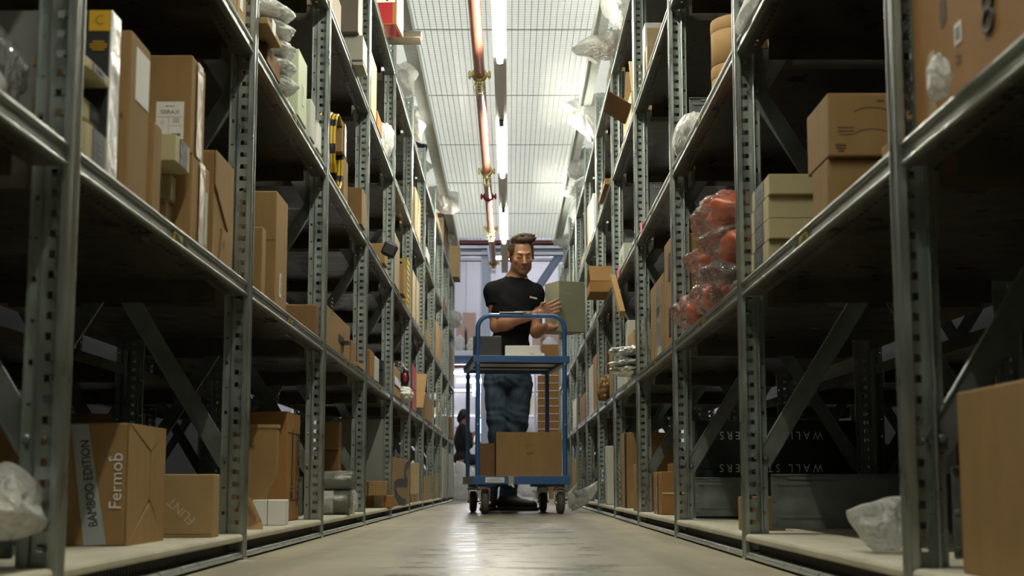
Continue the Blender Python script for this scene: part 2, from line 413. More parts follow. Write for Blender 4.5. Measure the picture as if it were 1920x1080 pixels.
# ---------------------------------------------------------------- shelves
def shelf_meshes(sg):
    L0, L1 = .020, BAY - .032
    S = lambda x: x * sg
    h = .033
    deck = MB()
    deck.box(S(.045), S(DEPTH - .01), L0 + .01, L1 - .01, -.0012, 0)
    deck.box(S(.003), S(.045), L0, L1, -.0012, 0)
    # folded end flanges and rear flange, stiffeners underneath
    for yv in (L0 + .012, L1 - .014): deck.box(S(.07), S(DEPTH - .07), yv, yv + .002, -.05, 0)
    deck.box(S(DEPTH - .012), S(DEPTH - .01), L0, L1, -.033, 0)
    for u in (): deck.prism([(S(u - .012), -.0012), (S(u - .008), -.010), (S(u + .008), -.010), (S(u + .012), -.0012)], 'y', L0 + .03, L1 - .03)
    lip = MB()
    pr = [(.006, 0), (.001, -.001), (0.000, -.005), (.001, -.009), (.004, -.010), (.004, -h + .007), (.001, -h + .006), (.000, -h + .003), (.002, -h), (.048, -h), (.048, -h + .0015), (.0065, -h + .0015), (.0055, -.002)]
    # split into face strip and holed return so that slots are real
    face = [(.006, 0), (.001, -.001), (0.000, -.005), (.001, -.009), (.004, -.010), (.004, -h + .007), (.001, -h + .006), (.000, -h + .003), (.002, -h), (.012, -h), (.012, -h + .0015), (.0065, -h + .0015), (.0055, -.002)]
    lip.prism([(S(a), b) for a, b in face], 'y', L0, L1)
    ret = MB(); slots = []; y = L0 + .05
    while y < L1 - .05: slots.append((y, y + .013)); y += .03
    holed(ret, .012, .048, .028, .034, L0, L1, slots, 0, .0015)   # (u, v, z)->map
    deck.add([(S(a), c, -h + b) for a, b, c in ret.v], ret.f)
    deck.box(S(.0465), S(.048), L0, L1, -h, -.012)
    lab = MB().box(S(.0018), S(.0042), .60, .715, -h + .0065, -.0095)
    ink = MB()
    for q in range(9): ink.box(S(.0010), S(.0028), .668 + q * .0045, .6705 + q * .0045, -h + .009, -.012)
    for q in range(3): ink.box(S(.0010), S(.0028), .606, .606 + .050 - q * .010, -h + .010 + q * .004, -h + .0118 + q * .004)
    return deck.mesh('deck'), lip.mesh('front_lip'), lab.mesh('price_label'), ink.mesh('label_print')
SM = {sg: shelf_meshes(sg) for sg in (-1, 1)}
LEV = ['', 'lowest raised', 'second', 'third', 'top']
pinkm = MB().box(0.0005, 0.0035, .30, .36, -.033 + .0065, -.010).mesh('pink_label')
def shelf(sg, x, k, lv, label, group, labelled=True):
    t = thing('shelf', label, 'shelf', (x, PY(k), DECK[lv]), group=group)
    de, li, la, ik = SM[sg]
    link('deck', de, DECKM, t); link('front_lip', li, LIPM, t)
    if labelled:
        a = link('price_label', la, YEL, t); link('label_print', ik, BLKINK, a)
    return t
for sd in (-1, 1):
    for k in range(-1, NP):
        for lv in (1, 2, 3, 4):
            t = shelf(sd, FX(sd), k, lv, 'steel shelf, %s level of the %s rack, %s bay from the camera' % (LEV[lv], SIDE[sd], ORD[k + 2]), 'shelves of the %s rack' % SIDE[sd])
# base: dusty bottom deck, ribbed recess and floor rail per bay
def base_meshes(sg):
    S = lambda x: x * sg
    L0, L1 = .020, BAY - .032
    d = MB().box(S(.006), S(DEPTH - .01), L0, L1, .052, DECK[0])
    d.prism([(S(a), b) for a, b in ((.008, DECK[0]), (.001, DECK[0] - .001), (-.002, DECK[0] - .006), (-.002, .043), (.002, .0395), (.010, .0395), (.010, .052))], 'y', L0, L1)
    kp = MB().box(S(.030), S(.034), L0, L1, .002, .052)
    y = L0 + .02
    while y < L1 - .02:
        kp.add([(S(.030), y, .008), (S(.030), y + .007, .008), (S(.030), y + .016, .050), (S(.030), y + .009, .050), (S(.024), y + .002, .008), (S(.024), y + .005, .008), (S(.024), y + .014, .050), (S(.024), y + .011, .050)],
               [(4, 5, 6, 7), (0, 4, 7, 3), (1, 2, 6, 5), (0, 1, 5, 4), (3, 7, 6, 2)]); y += .019
    rl = MB().prism([(S(a), b) for a, b in ((.004, .003), (-.001, .006), (-.002, .011), (.001, .0155), (.006, .017), (.024, .017), (.024, .003))], 'y', L0, L1)
    return d.mesh('base_deck'), kp.mesh('kick_strip'), rl.mesh('floor_rail')
BM_ = {sg: base_meshes(sg) for sg in (-1, 1)}
for sd in (-1, 1):
    for k in range(-1, NP):
        t = thing('rack_base', 'dusty bottom shelf with kick strip of the %s rack, %s bay from the camera' % (SIDE[sd], ORD[k + 2]), 'shelf base', (FX(sd), PY(k), 0), group='base shelves of the %s rack' % SIDE[sd])
        link('base_deck', BM_[sd][0], BASEM, t); link('kick_strip', BM_[sd][1], KICK, t); link('floor_rail', BM_[sd][2], GALV, t)
# the racks standing back to back with these, facing the neighbouring aisles
for sd in (-1, 1):
    xb = FX(sd) + sd * (2 * DEPTH + .04)
    for k in range(0, 6):
        upright(-sd, xb, PY(k) + .25, 'upright frame glimpsed behind the %s rack, %s from the camera' % (SIDE[sd], ORD[k + 1]), 'frames behind the %s rack' % SIDE[sd])
    for k in range(0, 5):
        for lv in (1, 2, 3):
            t = shelf(-sd, xb, k, lv, 'shelf glimpsed behind the %s rack, %s level, %s bay from the camera' % (SIDE[sd], LEV[lv], ORD[k + 1]), 'shelves behind the %s rack' % SIDE[sd], False)
            t.location.y += .25; t.location.z -= .06

# ================================================================ goods on the shelves
CARD = mat('cardboard', (0.29, 0.178, 0.072), 0.75, 0, noise=.07, nscale=30, bump=.05, bscale=120, stretch=(1, 1, .3), spec=.25)
CARDL = mat('pale_cardboard', (0.36, 0.245, 0.115), 0.75, 0, noise=.06, nscale=30, spec=.25)
CARDO = mat('orange_cardboard', (0.29, 0.145, 0.042), 0.7, 0, noise=.06, nscale=20, spec=.3)
CARDD = mat('brown_cardboard', (0.19, 0.105, 0.045), 0.78, 0, noise=.08, nscale=30, spec=.2)
CREAM = mat('cream_board', (0.48, 0.42, 0.235), 0.6, 0, noise=.03, nscale=40)
TAN = mat('tan_board', (0.46, 0.345, 0.19), 0.65, 0, noise=.04)
GREENW = mat('pale_green_board', (0.55, 0.62, 0.42), 0.55, 0, noise=.04)
GREYW = mat('grey_white_board', (0.52, 0.53, 0.45), 0.55)
GREYD = mat('grey_board', (0.17, 0.18, 0.165), 0.6)
BLUEL = mat('slate_blue_label', (0.035, 0.046, 0.065), 0.45)
BLACKB = mat('black_card', (0.012, 0.012, 0.014), 0.5)
DGREEN = mat('dark_green_card', (0.014, 0.022, 0.016), 0.5)
YELB = mat('yellow_print', (0.55, 0.33, 0.01), 0.5)
SILV = mat('silver_wrap', (0.75, 0.75, 0.72), 0.28, .6, bump=.6, bscale=18)
TAPE = mat('brown_tape', (0.47, 0.36, 0.21), 0.22, 0, bump=.5, bscale=35, coat=.4)
REDB = mat('red_board', (0.36, 0.016, 0.018), 0.45)
REDD = mat('dark_red_print', (0.30, 0.02, 0.03), 0.3)
GREYBAND = mat('grey_print_band', (0.33, 0.36, 0.35), 0.6)
FILMC = film('clear_film', (0.8, 0.81, 0.79), diff=.10, gloss=.8, rough=.12, bscale=22, bump=1.0)
FILMW = film('milky_film', (0.90, 0.90, 0.88), diff=.96, gloss=.3, rough=.25, bscale=16, bump=.7)
FILMH = film('hazy_film', (0.84, 0.85, 0.82), diff=.74, gloss=.55, rough=.18, bscale=18, bump=.9)
ORANGE = mat('orange_plastic', (0.62, 0.10, 0.02), 0.35, coat=.2)

from mathutils import noise as mn
def font_mesh(s, size, align='CENTER'):
    cu = bpy.data.curves.new('lettering', 'FONT'); cu.body = s; cu.size = size; cu.align_x = align; cu.align_y = 'CENTER'; cu.extrude = .0002; cu.resolution_u = 3
    ob = bpy.data.objects.new('lettering', cu); COL.objects.link(ob)
    dg = bpy.context.evaluated_depsgraph_get(); dg.update()
    me = bpy.data.meshes.new_from_object(ob.evaluated_get(dg))
    bpy.data.objects.remove(ob); bpy.data.curves.remove(cu)
    me.materials.clear()
    return me
def face_basis(face, sd, w_, l_, h_):
    """origin, right, up, normal of a face of a box standing on z=0 centred in x,y"""
    if face == 'near': return Vector((0, -l_ / 2, h_ / 2)), Vector((1, 0, 0)), Vector((0, 0, 1)), Vector((0, -1, 0))
    if face == 'aisle': return Vector((-sd * w_ / 2, 0, h_ / 2)), Vector((0, -sd, 0)), Vector((0, 0, 1)), Vector((-sd, 0, 0))
    if face == 'top': return Vector((0, 0, h_)), Vector((1, 0, 0)), Vector((0, 1, 0)), Vector((0, 0, 1))
def put_rect(t, fb, u, v, w_, h_, material, name, off=.0006, rot=0, th=.0008):
    o_, r_, u_, n_ = fb
    c, s = math.cos(rot), math.sin(rot)
    rr, uu = r_ * c + u_ * s, -r_ * s + u_ * c
    return MB().obox(o_ + r_ * u + u_ * v + n_ * (off), rr * w_ / 2, uu * h_ / 2, n_ * th / 2).build(name, material, t)
def put_text(t, fb, u, v, s, size, material, rot=0, name='lettering', off=.0014, sx=1.0, align='CENTER', sy=1.0):
    o_, r_, u_, n_ = fb
    c, s_ = math.cos(rot), math.sin(rot)
    rr, uu = r_ * c + u_ * s_, -r_ * s_ + u_ * c
    me = font_mesh(s, size, align)
    M = Matrix((rr * sx, uu * sy, n_)).transposed().to_4x4(); M.translation = o_ + r_ * u + u_ * v + n_ * off
    me.transform(M)
    me.materials.append(material)
    return link(name, me, None, t)
def lines(t, fb, u, v, w_, n, pitch, th, material, name='printed_lines', off=.0013, seed=1, rot=0):
    """a block of illegible small print as thin bars"""
    rnd = random.Random(seed); o_, r_, u_, n_ = fb; mb = MB(); c, s_ = math.cos(rot), math.sin(rot)
    rr, uu = r_ * c + u_ * s_, -r_ * s_ + u_ * c
    for i in range(n):
        ww = w_ * rnd.uniform(.55, 1); mb.obox(o_ + r_ * u + u_ * v + n_ * off - uu * (i * pitch), rr * ww / 2, uu * th / 2, n_ * .0002)
    return mb.build(name, material, t)
def carton_parts(t, sd, w_, l_, h_, material, flap=None, tape=None, open_top=0, bev=.003):
    b = MB().box(-w_ / 2, w_ / 2, -l_ / 2, l_ / 2, 0, h_)
    b.build('box_body', material, t, bevel=min(bev, w_ / 8, l_ / 8, h_ / 8))
    if flap in ('aisle', 'near'):
        fb = face_basis(flap, sd, w_, l_, h_); W_ = l_ if flap == 'aisle' else w_
        for sg in (-1, 1):
            o_, r_, u_, n_ = fb
            MB().obox(o_ + r_ * sg * (W_ / 4 + .0006) + n_ * .0012, r_ * (W_ / 4 - .0022), u_ * (h_ / 2 - .002), n_ * .0013).build('flap', material, t)
    elif flap == 'top' or open_top:
        for sg in (-1, 1):
            a = open_top
            c = Vector((0, sg * l_ / 2, h_)); d = Vector((0, -sg * math.cos(a), math.sin(a)))
            MB().obox(c + d * l_ / 4 + Vector((0, 0, .0016)), Vector((w_ / 2 - .002, 0, 0)), d * (l_ / 4 - .001), d.cross(Vector((1, 0, 0))) * .0013).build('flap', material, t)
    if tape == 'aisle_v':
        put_rect(t, face_basis('aisle', sd, w_, l_, h_), 0, 0, min(.045, l_ * .5), h_ - .004, TAPE, 'packing_tape', off=.0030)
    if tape == 'aisle_h':
        put_rect(t, face_basis('aisle', sd, w_, l_, h_), 0, 0, l_ - .004, min(.04, h_ * .4), TAPE, 'packing_tape', off=.0030)
    if tape == 'near_v':
        put_rect(t, face_basis('near', sd, w_, l_, h_), 0, 0, min(.045, w_ * .5), h_ - .004, TAPE, 'packing_tape', off=.0030)
DIMS = {}
def C(sd, k, lv, xc, yt, xf, s, xd, label, name='cardboard_box', cat='box', material=None, z0=None, yaw=0.0, group=None, L=None, free=False, **kw):
    X = FX(sd) + sd * s
    zb = DECK[lv] if z0 is None else z0
    P0 = on_X(xc, yt, X)
    if L is None:
        Yf = on_X(xf, yt, X).y
    else: Yf = P0.y + L
    Y0 = P0.y
    if not free:
        lo, hi = PY(k) + .022, PY(k + 1) - .030
        if Yf > hi: Yf = hi
        if Y0 < lo: Y0 = lo
    W_ = abs(on_Y(xd, yt, P0.y).x - X) if xd > 3 or xd < 0 else xd    # xd <= 3 is a depth in metres
    if X * sd + W_ > abs(FX(sd)) + DEPTH - .02: W_ = abs(FX(sd)) + DEPTH - .02 - abs(X)
    l_ = Yf - Y0; h_ = P0.z - zb
    if l_ < .008 or h_ < .008: print('BAD', label, round(l_, 3), round(h_, 3), round(P0.y, 3), round(Yf, 3), PY(k), PY(k + 1)); l_ = max(l_, .02); h_ = max(h_, .02)
    t = thing(name, label, cat, (X + sd * W_ / 2, (Y0 + Yf) / 2, zb), yaw, group)
    carton_parts(t, sd, W_, l_, h_, material or CARD, **kw)
    t['_d'] = 0; del t['_d']
    DIMS[t.name] = (sd, W_, l_, h_)
    return t, sd, W_, l_, h_
def F(c, face): return face_basis(face, c[1], c[2], c[3], c[4])

# crumpled plastic
def crumple_mesh(rx, ry, rz, seed, amp=.24, pulls=(), flat=True, sub=5, sharp=1.0, name='bag_skin'):
    bm = bmesh.new(); bmesh.ops.create_icosphere(bm, subdivisions=sub, radius=1)
    sv = Vector((seed * 3.17, seed * 1.31, seed * 7.7))
    for v in bm.verts:
        d = v.co.normalized()
        n = mn.voronoi(d * 2.1 + sv)[0]; a = (n[1] - n[0])
        n2 = mn.voronoi(d * 5.0 + sv)[0]; b = (n2[1] - n2[0])
        rg = sum(w_ * (abs(mn.noise(Vector((d.x * q_, d.y * q_ * 1.3, d.z * q_ * .7)) + sv)) * 2 - .45) for q_, w_ in ((1.1, .8), (2.3, .5), (4.6, .20), (9, .05)))
        r = 1 + amp * .25 * (a - .35) + amp * .2 * (b - .3) + amp * 1.0 * rg
        for pd, pa, ps in pulls:
            q = max(0, d.dot(Vector(pd).normalized())); r += pa * q ** ps
        # fold creases
        c = d * r
        v.co = Vector((c.x * rx, c.y * ry, c.z * rz))
        if flat and v.co.z < -rz * .75: v.co.z = -rz * .75 + (v.co.z + rz * .75) * .12
    for f_ in bm.faces: f_.smooth = True
    me = bpy.data.meshes.new(name); bm.to_mesh(me); bm.free()
    return me
def bag(name, label, cat, c, r, seed, material, group=None, contents=None, yaw=0, tilt=0, stand=None, **kw):
    """stand: z of what it rests on (overrides c.z)"""
    me = crumple_mesh(*r, seed, **kw)
    t = thing(name, label, cat, c, yaw, group)
    if tilt: t.rotation_euler = (0, tilt, yaw)
    zmin = min(v.co.z for v in me.vertices)
    if stand is not None: t.location.z = stand - zmin
    link('plastic_skin', me, material, t)
    for (m_, sc, off, pn, sd2) in (contents or ()):
        m2 = crumple_mesh(r[0] * sc[0], r[1] * sc[1], r[2] * sc[2], sd2, amp=.2, name=pn, sub=3, flat=False)
        for p_ in m2.polygons: p_.use_smooth = True
        link(pn, m2, m_, t, off)
    return t

def film_bag(name, label, cat, px, Y, T, material, seed=1, group=None, items=(), amp=.5, zlim=None):
    """loose film bag: outline at its own distance, swelling to thickness 2T along the aisle, with folds"""
    P_ = [on_Y(a, b, Y) for a, b in px]; n0 = len(P_)
    out = []
    for i in range(n0):
        for q in range(8): out.append(P_[i].lerp(P_[(i + 1) % n0], q / 8))
    c = sum((p for p in P_), Vector()) / n0; n = len(out); sv = Vector((seed * 2.3, seed * 5.1, seed * .7)); size = max((p - c).length for p in P_)
    K = 14; vs = []; fs = []
    for sg in (-1, 1):
        for k in range(K + 1):
            s_ = math.sin(k / K * math.pi / 2)
            for i in range(n):
                p = c + (out[i] - c) * s_
                q = (p - c) / size
                w_ = abs(mn.noise(Vector((q.x * 1.6, sg * .7, q.z * 1.6)) + sv)) * 1.1 + abs(mn.noise(Vector((q.x * 4, sg, q.z * 3.2)) + sv)) * .55 + abs(mn.noise(Vector((q.x * 9, sg, q.z * 7)) + sv)) * .2
                th_ = T * math.sqrt(max(0, 1 - s_ ** 2.4)) * (1.15 - amp * w_)
                drift = T * .5 * mn.noise(q * 1.7 + sv)
                vs.append((p.x - c.x, sg * th_ + drift, p.z - c.z))
        o_ = 0 if sg < 0 else (K + 1) * n
        for k in range(K):
            for i in range(n):
                f_ = (o_ + k * n + i, o_ + k * n + (i + 1) % n, o_ + (k + 1) * n + (i + 1) % n, o_ + (k + 1) * n + i)
                fs.append(f_ if sg < 0 else f_[::-1])
    me = bpy.data.meshes.new('plastic_skin'); me.from_pydata(vs, [], fs); me.update()
    bm = bmesh.new(); bm.from_mesh(me); bmesh.ops.remove_doubles(bm, verts=bm.verts, dist=1e-5); bmesh.ops.recalc_face_normals(bm, faces=bm.faces)
    for f_ in bm.faces: f_.smooth = True
    bm.to_mesh(me); bm.free()
    t = thing(name, label, cat, c, 0, group); link('plastic_skin', me, material, t)
    for (pn, m_, px2, T2) in items:
        Q = [on_Y(a, b, Y) for a, b in px2]; cc = sum(Q, Vector()) / len(Q); rx = max(abs(q.x - cc.x) for q in Q); rz = max(abs(q.z - cc.z) for q in Q)
        m2 = crumple_mesh(rx, T2, rz, seed + 3, amp=.18, name=pn, sub=3, flat=False); link(pn, m2, m_, t, cc - c)
    return t

# ---------------------------------------------------------------- LEFT RACK, nearest bays
bag('plastic_bag', 'clear plastic bag holding a white and green pack, upper shelf at the left edge', 'bag', (-.68, 1.80, .7), (.075, .085, .075), 3, FILMC, stand=DECK[1],
    contents=[(WHITE, (.55, .5, .75), (-.02, -.01, 0), 'white_pack', 5), (mat('pale_green_cloth', (.45, .6, .5), .7), (.5, .4, .5), (-.03, -.03, .02), 'green_pack', 8), (WHITE, (.35, .5, .45), (.03, -.02, -.025), 'white_cloth', 9)])
film_bag('plastic_bag', 'hazy plastic bag with something yellowish, on the bottom shelf at the far left edge', 'bag', [(-45, 880), (0, 865), (35, 888), (56, 930), (72, 965), (62, 998), (20, 1014), (-45, 1016)], 1.84, .09, FILMH, 4, items=[('yellow_item', mat('yellowish_foam', (.5, .42, .2), .8), [(-20, 920), (40, 990)], .04)])
# flat cream boxes with slate labels (left)
def cream_box(sd, k, xc, yt, xf, s, xd, zb, label, group=None, blue_off=0.0, L=None, name='flat_cream_box', lab=True):
    c = C(sd, k, 1, xc, yt, xf, s, xd, label, name=name, material=CREAM, z0=zb, L=L, group=group, bev=.0015)
    l_, h_ = c[3], c[4]
    if lab:
        put_rect(c[0], F(c, 'aisle'), blue_off * l_, 0, l_ * .50, h_ - .002, BLUEL, 'slate_label', off=.0007)
        lines(c[0], F(c, 'aisle'), blue_off * l_, h_ * .15, l_ * .3, 3, h_ * .16, h_ * .05, mat('grey_print', (.25, .27, .28), .6), seed=int(xc))
    fbn = F(c, 'near'); put_rect(c[0], fbn, 0, -h_ * .5 + .0008, c[2] - .004, .0008, CARDD, 'lid_seam', off=.0003)
    return c
cream_box(-1, 0, 163, 228, 208, .005, 60, DECK[1], 'cream box with slate label, bottom of the left stack beside the nearest post', 'cream boxes on the left shelf')
cream_box(-1, 0, 158, 181, 200, .020, 60, DECK[1] + .0655, 'cream box set back in the middle of the left stack beside the nearest post', 'cream boxes on the left shelf')
cream_box(-1, 0, 163, 104, 208, .005, 60, DECK[1] + .126, 'cream box with slate label, topmost of the left stack beside the nearest post', 'cream boxes on the left shelf')
c = C(-1, 0, 1, 209, 19, 226, .006, .20, 'tall black box with yellow top corner and white wrapped side, beside the tall brown carton', name='black_display_box', material=BLACKB)
fb = F(c, 'near'); hh = c[4]
put_rect(c[0], fb, c[2] / 2 - .0165, hh / 2 - .016, .031, .031, YELB, 'yellow_panel')
put_text(c[0], fb, c[2] / 2 - .0165, hh / 2 - .016, 'C', .020, mat('ochre_print', (.30, .17, .01), .5))
put_rect(c[0], fb, -.018, 0, c[2] - .036, hh - .002, mat('light_grey_panel', (.33, .33, .32), .6), 'grey_panel')
lines(c[0], fb, c[2] / 2 - .017, hh / 2 - .048, .028, 4, .004, .0016, YELB, rot=0)
put_rect(c[0], F(c, 'aisle'), 0, 0, c[3] + .001, hh, mat('white_wrap', (.85, .85, .85), .25, bump=1.2, bscale=16), 'white_wrap', off=.001, th=.002)
c = C(-1, 0, 1, 248, 56, 284, .006, .20, 'tallest brown carton with a white sheet on its side, nearest left bay', material=CARD, tape=None, flap=None)
put_rect(c[0], F(c, 'aisle'), .012, c[4] / 2 - .060, .085, .085, WHITE, 'white_sheet')
put_text(c[0], F(c, 'near'), c[2] / 2 - .012, -.01, '. AL', .008, CARDD, rot=math.pi / 2)
c = C(-1, 0, 1, 289, 226, 305, .006, .18, 'narrow brown carton squeezed between the tallest carton and the cream boxes', material=CARD)
c = C(-1, 0, 1, 313, 374, 318, .04, .14, 'low brown carton under the small cream boxes of the nearest left bay', material=CARDL, L=.13)
zc = DECK[1] + c[4]
C(-1, 0, 1, 322, 326, 352, .035, .12, 'small cream carton with pale end under the slate labelled box', material=CREAM, z0=zc)
z2 = on_X(322, 326, XL - .035).z
cream_box(-1, 0, 330, 251, 357, .004, .12, z2, 'small cream box with slate side resting on the low stack before the taped cartons', None, .05)
c = C(-1, 0, 1, 361, 289, 394, .006, .20, 'brown taped carton under the carton with the white shipping label', material=CARD, tape='aisle_v')
put_rect(c[0], F(c, 'aisle'), .052, -c[4] * .12, .02, c[4] * .65, GREYW, 'side_label')
zt = DECK[1] + c[4]
c = C(-1, 0, 1, 361, 103, 387, .008, .20, 'brown taped carton with a white shipping label, topmost in the nearest left bay', material=CARD, z0=zt, tape='aisle_v')
put_rect(c[0], F(c, 'aisle'), -.0, c[4] / 2 - .012, .03, .012, WHITE, 'white_sticker', off=.004)
fb = F(c, 'near'); o_, r_, u_, n_ = fb
q = on_Y(318.5, 226, c[0].location.y - c[3] / 2) - c[0].location
lu, lvv = q.x, q.z - c[4] / 2
W1, H1 = .0515, .071
put_rect(c[0], fb, lu, lvv, W1, H1, WHITE, 'shipping_label')
put_text(c[0], fb, lu, lvv + .0155, 'SERAX', .0105, GREYD, sx=1.15)
lines(c[0], fb, lu, lvv + .027, .028, 1, .002, .0012, GREYD)
for (a, b, ww, hh) in ((0, .0065, W1 - .004, .0005), (-.002, -.014, .0005, .040), (.011, -.010, .024, .0004)): put_rect(c[0], fb, lu + a, lvv + b, ww, hh, GREYD, 'label_rule', off=.0012)
lines(c[0], fb, lu + .012, lvv + .003, .018, 3, .0032, .001, GREYD, seed=4)
put_rect(c[0], fb, lu + .012, lvv - .027, .017, .0055, GREYD, 'barcode', off=.0012)
put_text(c[0], fb, lu - .014, lvv - .004, 'O', .009, mat('faint_print', (.4, .4, .38), .6))
c = C(-1, 0, 1, 403, 281, 437, .010, .14, 'brown carton with a folded open flap beside the second post of the left rack', material=CARD, flap=None)
o_, r_, u_, n_ = F(c, 'aisle'); hl, hz = c[3] / 2, c[4] / 2
def tri(t, pts, n_, material, name='flap', th=.0025):
    mb = MB(); a = [Vector(p) for p in pts]; b = [p + n_ * th for p in a]; n = len(a)
    mb.add(a + b, [tuple(range(n))[::-1], tuple(range(n, 2 * n))] + [(i, (i + 1) % n, n + (i + 1) % n, n + i) for i in range(n)])
    return mb.build(name, material, t)
P = lambda u, v, off=.001: o_ + r_ * u + u_ * v + n_ * off
tri(c[0], [P(-hl, hz), P(hl, hz), P(hl, -hz * .05), P(hl * .45, -hz * .30), P(-hl, hz * .35)], n_, CARD)
tri(c[0], [P(-hl * .35, -hz), P(hl, -hz), P(hl, -hz * .10), P(hl * .40, -hz * .36), P(-hl * .1, -hz * .30)], n_, CARD)
lines(c[0], F(c, 'aisle'), 0, -hz * .55, .012, 5, .004, .0015, CARDD, off=.005)
c = C(-1, 0, 2, 430, -60, 446, .012, .25, 'brown carton on the second left shelf, cropped by the top edge of the view', material=CARD)
c = C(-1, 0, 2, 447, -60, 463, .012, .25, 'brown carton with a white sticker next to the second left post, at the top edge', material=CARDL)
put_rect(c[0], F(c, 'aisle'), -.01, .0, .035, .045, WHITE, 'white_sticker')
put_text(c[0], F(c, 'aisle'), .0, .07, 'D', .05, BLKINK, rot=.7)
# bottom shelf
c = C(-1, 0, 0, 240, 793, 309, .088, .30, 'brown carton with grey stripe and white lettering on the bottom left shelf', material=CARD, flap=None)
fb = F(c, 'near'); w2, h2 = c[2] / 2, c[4] / 2
o_, r_, u_, n_ = fb
def npt(px, py, Yn=c[0].location.y - c[3] / 2, L0=c[0].location): return on_Y(px, py, Yn) - Vector(L0)
def NP(px, py, off=.0008):
    q = npt(px, py); q.z = min(max(q.z, .001), c[4] - .001); q.y = -c[3] / 2 - off; return q
tri(c[0], [NP(133, 796), NP(166, 795), NP(199, 1021), NP(157, 1023)], n_, GREYBAND, 'grey_stripe', .0004)
q = NP(168, 906); put_text(c[0], fb, q.x, q.z - h2, 'BAMBOO EDITION', .0225, BLKINK, rot=R(98), sx=.80, off=.002)
q = NP(219, 902); put_text(c[0], fb, q.x, q.z - h2, 'Fermob', .031, WHINK, rot=math.pi / 2, sx=1.0, off=.002)
q = NP(209, 864); put_text(c[0], fb, q.x - .002, q.z - h2 + .004, 'r', .020, WHINK, rot=R(20), off=.002, name='sprig_mark')
# folded end panel towards the aisle
o_, r_, u_, n_ = F(c, 'aisle'); hl, hz = c[3] / 2, c[4] / 2
P = lambda u, v, off=.001: o_ + r_ * u + u_ * v + n_ * off
tri(c[0], [P(-hl, -hz), P(-hl, hz), P(-.004 + hl * .15, hz * .55), P(-.004 + hl * .15, -hz * .25)], n_, CARD)
tri(c[0], [P(hl, -hz), P(hl, hz), P(.002 + hl * .15, hz * .55), P(.002 + hl * .15, -hz * .25)], n_, CARD)
tri(c[0], [P(-hl, hz), P(hl, hz), P(hl * .15, hz * .58)], n_, CARD, th=.0035)
tri(c[0], [P(-hl, -hz), P(hl, -hz), P(hl * .15, -hz * .32)], n_, CARD, th=.0035)
MB().obox((-.03, .02, c[4] + .012), (c[2] * .36, 0, 0), (0, .004, .012), (0, .001, 0)).build('flap', CARDD, c[0])
c = C(-1, 0, 0, 401, 889, 413, .020, 285, 'low square brown carton with white slanted letters on the bottom left shelf', material=CARDL)
fb = F(c, 'near'); w2, h2 = c[2] / 2, c[4] / 2
q = on_Y(340, 958, c[0].location.y - c[3] / 2) - c[0].location
put_text(c[0], fb, q.x, q.z - h2, 'FLINT', .026, mat('faded_white_ink', (.55, .42, .30), .7), rot=R(138), sx=1.0)
put_rect(c[0], fb, 0, -h2 + .007, c[2], .0012, CARDD, 'lid_seam')

# ---------------------------------------------------------------- LEFT RACK, bay 1
c = C(-1, 1, 2, 500, 27, 528, -.022, .26, 'brown postal box leaning out over the second left shelf', name='brown_postal_box', material=CARDL, z0=DECK[2] + .055)
put_rect(c[0], F(c, 'aisle'), -.015, .008, .05, .032, WHITE, 'white_sticker')
put_text(c[0], F(c, 'near'), c[2] / 2 - .02, .0, 'Y', .022, CARD)
C(-1, 1, 2, 503, 82, 527, -.002, .24, 'low dark brown carton under the leaning postal box', material=CARDD, L=.19, z0=DECK[2])
for i, (px, py) in enumerate(((531, 96), (536, 128), (541, 158), (545, 190), (550, 215))):
    q = on_X(px, py, XL - .03)
    z_ = DECK[2] + (4 - i) * .042
    bag('wrapped_pack', 'white goods in clear film, %s from the top beside the pale green box' % ORD[i + 1], 'wrapped pack', (XL - .045, 3.66 + .02 * i, z_ + .02), (.075, .085, .026), 20 + i, FILMH, stand=z_, amp=.14,
        contents=[(GREYW, (.82, .85, .7), (0, 0, 0), 'white_goods', 31 + i)], group='film wrapped packs')
c = C(-1, 1, 2, 561, 91, 577, -.003, .11, 'tall pale green board box on the second left shelf', name='pale_green_box', material=GREENW)
put_text(c[0], F(c, 'aisle'), 0, -.02, '2', .09, mat('pale_mark', (.62, .70, .50), .6))
c = C(-1, 1, 2, 584, 185, 592, -.003, .10, 'grey white box standing beside the tall pale green box', name='pale_box', material=GREYW)
c = C(-1, 1, 2, 595, 224, 603, -.003, .06, 'white upright box next to the third left post', name='white_box', material=WHITE)
lines(c[0], F(c, 'near'), .01, .04, .02, 6, .005, .0015, GREYD, rot=math.pi / 2)
c = C(-1, 1, 1, 493, 425, 499, .012, .045, 'thin brown carton left of the tall upright carton', material=CARD, L=.05)
put_text(c[0], F(c, 'near'), 0, -.09, 'O', .03, BLKINK, sx=.35)
c = C(-1, 1, 1, 520, 358, 541, .008, .20, 'tall upright brown carton on the first raised left shelf', material=CARD, flap=None)
put_rect(c[0], F(c, 'aisle'), -.018, -c[4] * .30, .03, .062, WHITE, 'white_sticker')
lines(c[0], F(c, 'aisle'), -.018, -c[4] * .22, .02, 8, .006, .0015, GREYD, off=.0016)
put_rect(c[0], F(c, 'near'), 0, c[4] * .07, c[2] - .004, .001, CARDD, 'fold_line')
C(-1, 1, 1, 591, 571, 598, .012, .16, 'low brown carton just before the third left post, first raised shelf', material=CARDD, L=.10)
